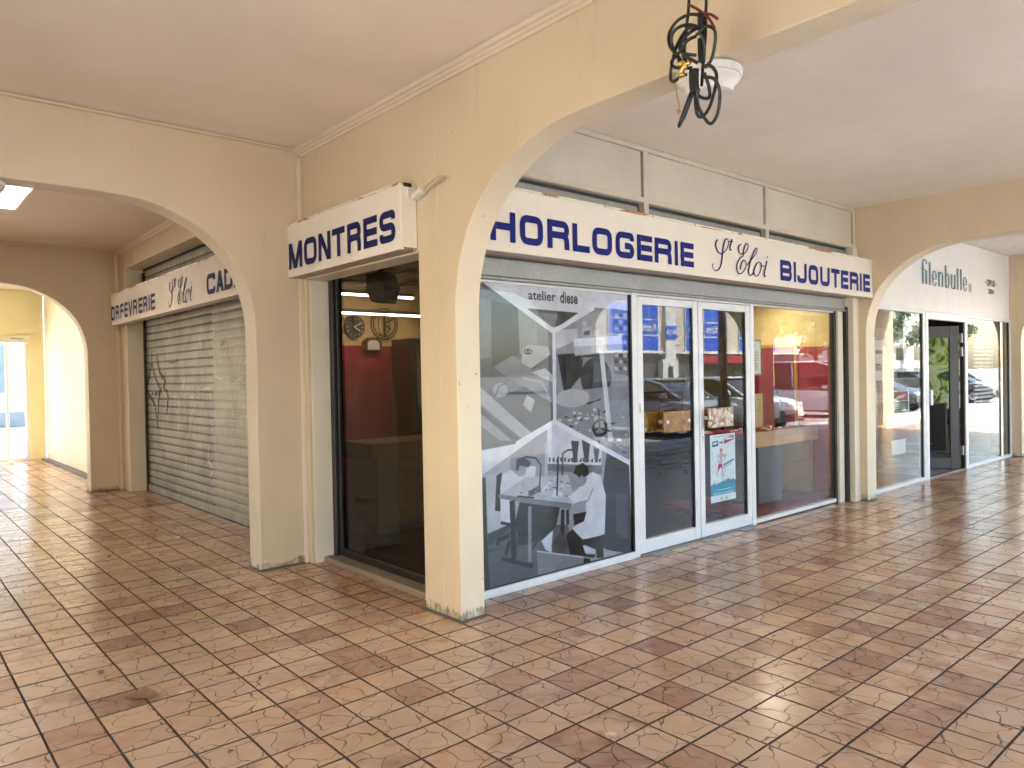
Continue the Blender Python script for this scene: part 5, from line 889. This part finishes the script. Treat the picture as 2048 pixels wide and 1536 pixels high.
# dry leaves and crumbs on the tiles
M_LEAF = simple('dry_leaf', (.22, .10, .045), .7)
def leaf(label, x, y, s, rz):
    bm = bmesh.new(); rs = random.Random(int(x*100)); P = [(0, -.5), (.22, -.3), (.34, 0), (.24, .3), (0, .55), (-.2, .28), (-.3, 0), (-.2, -.3)]
    c = bm.verts.new((0, 0, .004)); V = [bm.verts.new((u*s, v*s, .003+abs(u)*s*.35+rs.random()*s*.14)) for u, v in P]
    for i in range(8): bm.faces.new((c, V[i], V[(i+1) % 8]))
    o = from_bm('dry_leaf', bm, M_LEAF); o.location = (x, y, .001); o.rotation_euler = (0, 0, rz); mo = o.modifiers.new('thickness', 'SOLIDIFY'); mo.thickness = .0012; tag(o, label, 'leaf')
leaf('largest curled dry leaf on the tiles at the lower left', .953, 3.785, .15, 1.0); leaf('small dark dry leaf on the tiles left of the large one', .88, 4.284, .05, .3); leaf('tiny dark leaf crumb at the bottom edge', 1.078, 3.0, .03, 2.); leaf('tiny leaf crumb on the tiles left of the column', 1.853, 2.182, .028, .8)

# ------------------------------------------------------------------ street (seen mirrored in the glass)
def car(label, paint, x, y, rz, van=False, group='cars parked by the arcade'):
    o = thing('parked_car', label, 'car', group, (x, y, -.16)); o.rotation_euler = (0, 0, rz)   # nose towards +x in local space
    L = 4.2; Wd = .87; H = 1.48 if not van else 1.95
    body = [(-2.1, .35), (-2.12, .7), (-2.02, .95), (-1.0, .97), (1.0, .95), (1.75, .86), (2.08, .68), (2.12, .38), (1.75, .22), (-1.85, .22)]
    def loft(nm, prof, mat, ws, par):
        bm = bmesh.new(); rows = []
        for k, w_ in ws: rows.append([bm.verts.new((px_*k[0], w_, k[1]+(pz-k[1])*k[2])) for px_, pz in prof])
        n = len(prof)
        for a, b in zip(rows, rows[1:]):
            for i in range(n): bm.faces.new((a[i], a[(i+1) % n], b[(i+1) % n], b[i]))
        bm.faces.new(rows[0]); bm.faces.new(rows[-1]); ob = from_bm(nm, bm, mat, par, True); ob.data.set_sharp_from_angle(angle=R(38)); return ob
    loft('body', body, paint, [((.96, .6, .9), -Wd), ((.99, .6, .98), -Wd*.94), ((1, .6, 1), -Wd*.6), ((1, .6, 1), Wd*.6), ((.99, .6, .98), Wd*.94), ((.96, .6, .9), Wd)], o)
    cab = [(-1.85, .94), (-1.55, H-.08), (-1.0, H), (.15, H-.01), (.55, H-.10), (1.25, .93)] if not van else [(-2.0, .94), (-1.95, H-.05), (-1.5, H), (.4, H), (.85, H-.12), (1.55, .93)]
    loft('cabin', cab, M_CARGLASS, [((.97, .94, .90), -.76), ((1, .94, .99), -.66), ((1, .94, .99), .66), ((.97, .94, .90), .76)], o)
    bm = bmesh.new()
    for s in (-1, 1):
        for i in range(len(cab)-1):
            (ax, az), (bx_, bz) = cab[i], cab[i+1]; add_tube(bm, [(ax, s*.74, az*.99+.01), (bx_, s*.74, bz*.985)], .035, 6)
        add_tube(bm, [(-.35, s*.775, .95), (-.40, s*.735, H-.02)], .035, 6)
    from_bm('pillars', bm, paint, o, True)
    rf = [p for p in cab if p[1] > H-.13]; bm = bmesh.new(); add_box(bm, rf[0][0]+.05, rf[-1][0]-.1, -.71, .71, H-.045, H+.012, .02, None, 2); from_bm('roof', bm, paint, o)
    for sx in (-1.35, 1.32):
        for s in (-1, 1):
            w_ = lathe_obj('wheel', M_BLACK, [(.2, -.1), (.31, -.1), (.325, -.07), (.325, .07), (.31, .1), (.2, .1)], (sx, s*.78, .325), 'y', o, 24); lathe_obj('rim', M_CHROME, [(.2, -.102), (.19, -.104), (.06, -.09), (.06, .09), (.19, .104), (.2, .102)], (sx, s*.78, .325), 'y', w_, 18)
    for s in (-1, 1):
        box('headlight', simple('headlight_glass', (.8, .82, .85), .08), 1.93, 2.09, s*.50, s*.80, .63, .76, o, .03); box('mirror', paint, .72, .88, s*.84, s*.98, .98, 1.12, o, .03); box('tail_light', simple('tail_red', (.4, .01, .01), .2), -2.12, -2.02, s*.56, s*.80, .72, .88, o, .02)
    box('grille', M_BLACK, 2.06, 2.14, -.45, .45, .36, .56, o, .02); box('number_plate', M_PAPER, 2.135, 2.15, -.26, .26, .45, .55, o, .004); box('bumper', M_DARKFR, 2.0, 2.15, -.8, .8, .24, .34, o, .03)
P_ = lambda n, c: simple(n, c, .22, .15, .6, .02)
car('silver blue parked car nearest the left door reflection', P_('silver_paint', (.32, .37, .42)), 16.0, -4.6, R(88)); car('white parked car mirrored in the right door leaf', P_('white_paint', (.78, .79, .80)), 19.0, -4.6, R(91)); car('white van mirrored in the right shop pane', P_('van_paint', (.75, .76, .78)), 25.6, -5.2, R(84), True); car('dark blue parked car mirrored beyond the arch', P_('blue_paint', (.03, .05, .09)), 29.5, -5.0, R(90)); car('black parked car mirrored in the far shop window', P_('black_paint', (.02, .02, .022)), 34, -5.3, R(90)); car('grey parked car farther along the street', P_('grey_paint', (.2, .2, .21)), 39, -5.3, R(90))
bk = N('rubble_brick'); br = bk.n('ShaderNodeTexBrick'); bk.put(br.inputs['Vector'], bk.vmath('MULTIPLY', bk.n('ShaderNodeTexCoord').outputs['Object'], (1, 1, 1))); 
mp = bk.n('ShaderNodeMapping'); mp.inputs['Rotation'].default_value = (R(90), 0, 0); bk.put(mp.inputs[0], bk.obj()); bk.put(br.inputs['Vector'], mp.outputs[0]); br.inputs['Scale'].default_value = 2.2; br.inputs['Color1'].default_value = (.72, .67, .58, 1); br.inputs['Color2'].default_value = (.46, .38, .31, 1); br.inputs['Mortar'].default_value = (.74, .70, .64, 1); bk.base(br.outputs[0]); bk.set(Roughness=.85)
M_BP = simple('blue_panel', (.012, .12, .75), .3)
kb = thing('optician_building', 'brick building with blue window panels and Krys signs across the street', 'building', loc=(62, -36, -.16))
box('wall', bk.m, -14, 22, -6, 0, 3.5, 10, kb, 0); box('shop_base', simple('dark_shopfront', (.10, .10, .11), .3), -14, 22, -6, -.3, 0, 3.45, kb, 0); box('cornice', M_FAS, -14.1, 22.1, -.35, .15, 3.45, 3.62, kb); box('white_pier', M_FAS, -4.4, -2.9, -.5, .25, 0, 10, kb)
for x in (-12.5, -8.3, -1.1, 2.0, 8.5, 13):
    w_ = box('window', M_FAS, x, x+(2.9 if x != -8.3 else 3.0), -.1, .12, 3.6, 9.7, kb, .01)
    for i in range(4):
        for j in range(2): box('blue_panel', M_BP, x+.1+j*1.4, x+1.42+j*1.4, .121, .14, 3.75+i*1.48, 5.1+i*1.48, w_, .01)
FK = lambda x, z, y: (lambda u, v, d: Vector((x-u, y, z+v)))
for x, z, s in ((-3.65, 5.3, .85), (3.4, 5.55, 1.1), (-6.8, 5.55, 1.1), (.3, 5.55, 1.1)):
    if x == -3.65: box('projecting_sign', M_BP, -4.5, -2.8, .25, .36, 4.9, 6.1, kb)
    text_mesh('lettering', 'Krys', s, FK(x, z, .37 if x == -3.65 else .16), M_FAS, kb, align='CENTER', bold=.02)
box('red_fascia', simple('red_fascia', (.42, .03, .06), .4), 1.2, 13, -.3, .2, 2.5, 3.3, kb); box('white_entrance', M_FAS, -5.0, -2.6, -.3, .3, .0, 2.9, kb); box('dark_opening', M_DARK, -4.2, -3.4, .301, .32, .1, 2.2, kb)
for x in (2, 5, 8): box('shop_window', M_CARGLASS, x, x+2.6, -.29, -.2, .4, 2.3, kb)
ap = thing('apartment_block', 'white apartment block with balconies mirrored in the far pane', 'building', loc=(100, -34, -.16)); box('wall', M_FAS, -10, 12, -10, 0, 0, 13, ap)
for i in range(4):
    for x in (-9, -2, 5): b_ = box('balcony', M_FAS, x, x+5.5, 0, 1.4, 1.6+i*3, 2.6+i*3, ap); box('window', M_CARGLASS, x+1, x+3.4, .005, .05, 2.7+i*3, 4.4+i*3, b_)
bw = thing('side_building', 'pale rendered building at the left end of the street', 'building', loc=(-16, -30, -.16)); box('wall', simple('pale_render', (.55, .50, .42), .8), -9, 14, -8, 0, 0, 9, bw)
for i in range(2):
    for x in (-7, -2, 3, 8): box('window', M_CARGLASS, x, x+1.8, .003, .06, 1.2+i*3.6, 3.2+i*3.6, bw)
hb = thing('added_facing_house', 'pale house added out of frame to bounce sunlight through the side arches', 'building', loc=(-11, 5, -.16)); box('wall', simple('warm_render', (.62, .54, .40), .8), -7, 0, -9, 14, 0, 6.5, hb)  # added so its sunlit face bounces warm light into the corner bay
for y in (-7, -2.5, 2, 6.5, 11): box('window', M_CARGLASS, .003, .06, y, y+1.3, 1.0, 2.6, hb); box('window', M_CARGLASS, .003, .06, y, y+1.3, 4.0, 5.5, hb)
yb = thing('yard_building', 'white building seen through the glazed exit door', 'building', loc=(4, 32, 0)); box('wall', M_FAS, -14, 8, 0, 8, 0, 7, yb)
for x in (-6, -2.5, 1, 4): box('window', simple('blue_grey_window', (.20, .26, .32), .2), x, x+2.4, -.06, -.002, 1.2, 3.0, yb)
box('dark_band', simple('grey_band', (.3, .32, .35), .6), -14, 8, -.05, -.003, .0, .5, yb)
lp_ = thing('street_lamp', 'blue street lamp post mirrored in the right door leaf', 'street lamp', loc=(33.3, -14, -.16)); M_LB = simple('blue_pole', (.03, .04, .28), .35); tube('pole', M_LB, [(0, 0, 0), (0, 0, 1), (0, 0, 6.5)], [.16, .10, .07], lp_, 14); tube('arm', M_LB, spline([(0, 0, 6.3), (-.3, 0, 6.9), (-1.0, 0, 7.0)], 5), .05, lp_); lathe_obj('lantern', M_LB, [(.35, 0), (.2, .2), (.05, .3)], (-1.1, 0, 6.85), 'z', lp_); lathe_obj('base', M_LB, [(.22, 0), (.22, .9), (.12, 1.1)], (0, 0, 0), 'z', lp_, 14)
lq = thing('street_post', 'dark post standing before the white car in the door reflection', 'post', loc=(15.4, -2.2, -.16)); M_DP = simple('dark_pole', (.025, .02, .05), .4); tube('pole', M_DP, [(0, 0, 0), (0, 0, 4.2)], .09, lq, 14); lathe_obj('base', M_DP, [(.15, 0), (.15, 1.0), (.10, 1.15)], (0, 0, 0), 'z', lq, 14)
# trees: trunk, limbs and a crown of many small leaf faces
lfm = N('street_tree_leaves'); lfm.base(lfm.ramp(lfm.n('ShaderNodeObjectInfo').outputs['Random'], [(0, (.07, .12, .025)), (1, (.11, .16, .03))])); lfm.set(Roughness=.55)
lfm.b.inputs['Transmission Weight'].default_value = 0
def crown_mesh(seed, rx, rz, n, s):
    rs = random.Random(seed); V, Fc = [], []; cl = [(rs.gauss(0, rx*.5), rs.gauss(0, rx*.5), rs.gauss(0, rz*.45), rs.uniform(.35, .7)*rx*.75) for _ in range(22)]
    for i in range(n):
        c = rs.choice(cl); a, b_ = rs.uniform(0, 6.283), math.acos(rs.uniform(-1, 1)); r = c[3]*rs.random()**.4; p = Vector((c[0]+r*math.sin(b_)*math.cos(a), c[1]+r*math.sin(b_)*math.sin(a), c[2]+r*math.cos(b_)))
        u = Vector((rs.gauss(0, 1), rs.gauss(0, 1), rs.gauss(0, 1))).normalized(); w_ = u.orthogonal().normalized(); k = s*rs.uniform(.6, 1.3); b0 = len(V); V += [p-u*k, p+w_*k*.5, p+u*k, p-w_*k*.5]; Fc.append((b0, b0+1, b0+2, b0+3))
    me = bpy.data.meshes.new('crown'); me.from_pydata(V, [], Fc); me.materials.append(lfm.m); return me
CM = [crown_mesh(s, 2.3, 2.0, 3800, .16) for s in (1, 2)]; M_BARK = simple('bark', (.10, .075, .055), .9, bump=.6)
def tree(label, x, y, h, k):
    o = thing('street_tree', label, 'tree', 'trees along the street', (x, y, -.16)); t = tube('trunk', M_BARK, [(0, 0, 0), (.05, 0, h*.3), (.0, .05, h*.6), (.1, 0, h*.85)], [.17, .13, .10, .04], o, 10); bm = bmesh.new()
    for i in range(5): a = i*1.26; add_tube(bm, [(0, 0, h*.45), (math.cos(a)*.7, math.sin(a)*.7, h*.65), (math.cos(a)*1.3, math.sin(a)*1.3, h*.85)], [.07, .05, .02], 6)
    from_bm('limbs', bm, M_BARK, o, True); c = bpy.data.objects.new('crown', CM[k]); COL.objects.link(c); c.parent = o; c.location = (0, 0, h*.8)
tree('bright green street tree mirrored in the right shop pane', 47.5, -16, 6.5, 0); tree('green street tree mirrored in the pane past the arch', 72, -22, 7, 1); tree('street tree mirrored beside the apartment block', 84, -21, 6.5, 0); tree('street tree at the left end of the street', -6, -18, 6.5, 1)
lm2 = simple('spiky_leaves', (.16, .20, .05), .5)
def spiky(label, x, y):
    o = thing('spiky_plant', label, 'plant', 'spiky plants along the kerb', (x, y, -.16)); bm = bmesh.new(); rs = random.Random(int(x*10))
    for i in range(60):
        a = rs.uniform(0, 6.28); t = rs.uniform(.2, 1.3); l = rs.uniform(.7, 1.2); d = Vector((math.cos(a)*math.cos(t), math.sin(a)*math.cos(t), math.sin(t))); s = Vector((-math.sin(a), math.cos(a), 0))*.03
        v = [bm.verts.new(q) for q in (s, -s, d*l*.6-s*.8, d*l+Vector((0, 0, -.15)), d*l*.6+s*.8)]; bm.faces.new(v)
    from_bm('leaves', bm, lm2, o); box('planter', simple('planter_stone', (.35, .33, .30), .8), -.5, .5, -.5, .5, 0, .05, o)
for i, x in enumerate((29.6, 30.6, 31.8, 32.8)): spiky(['first', 'second', 'third', 'fourth'][i]+' spiky plant from the left behind the white car reflection', x, -12.5)
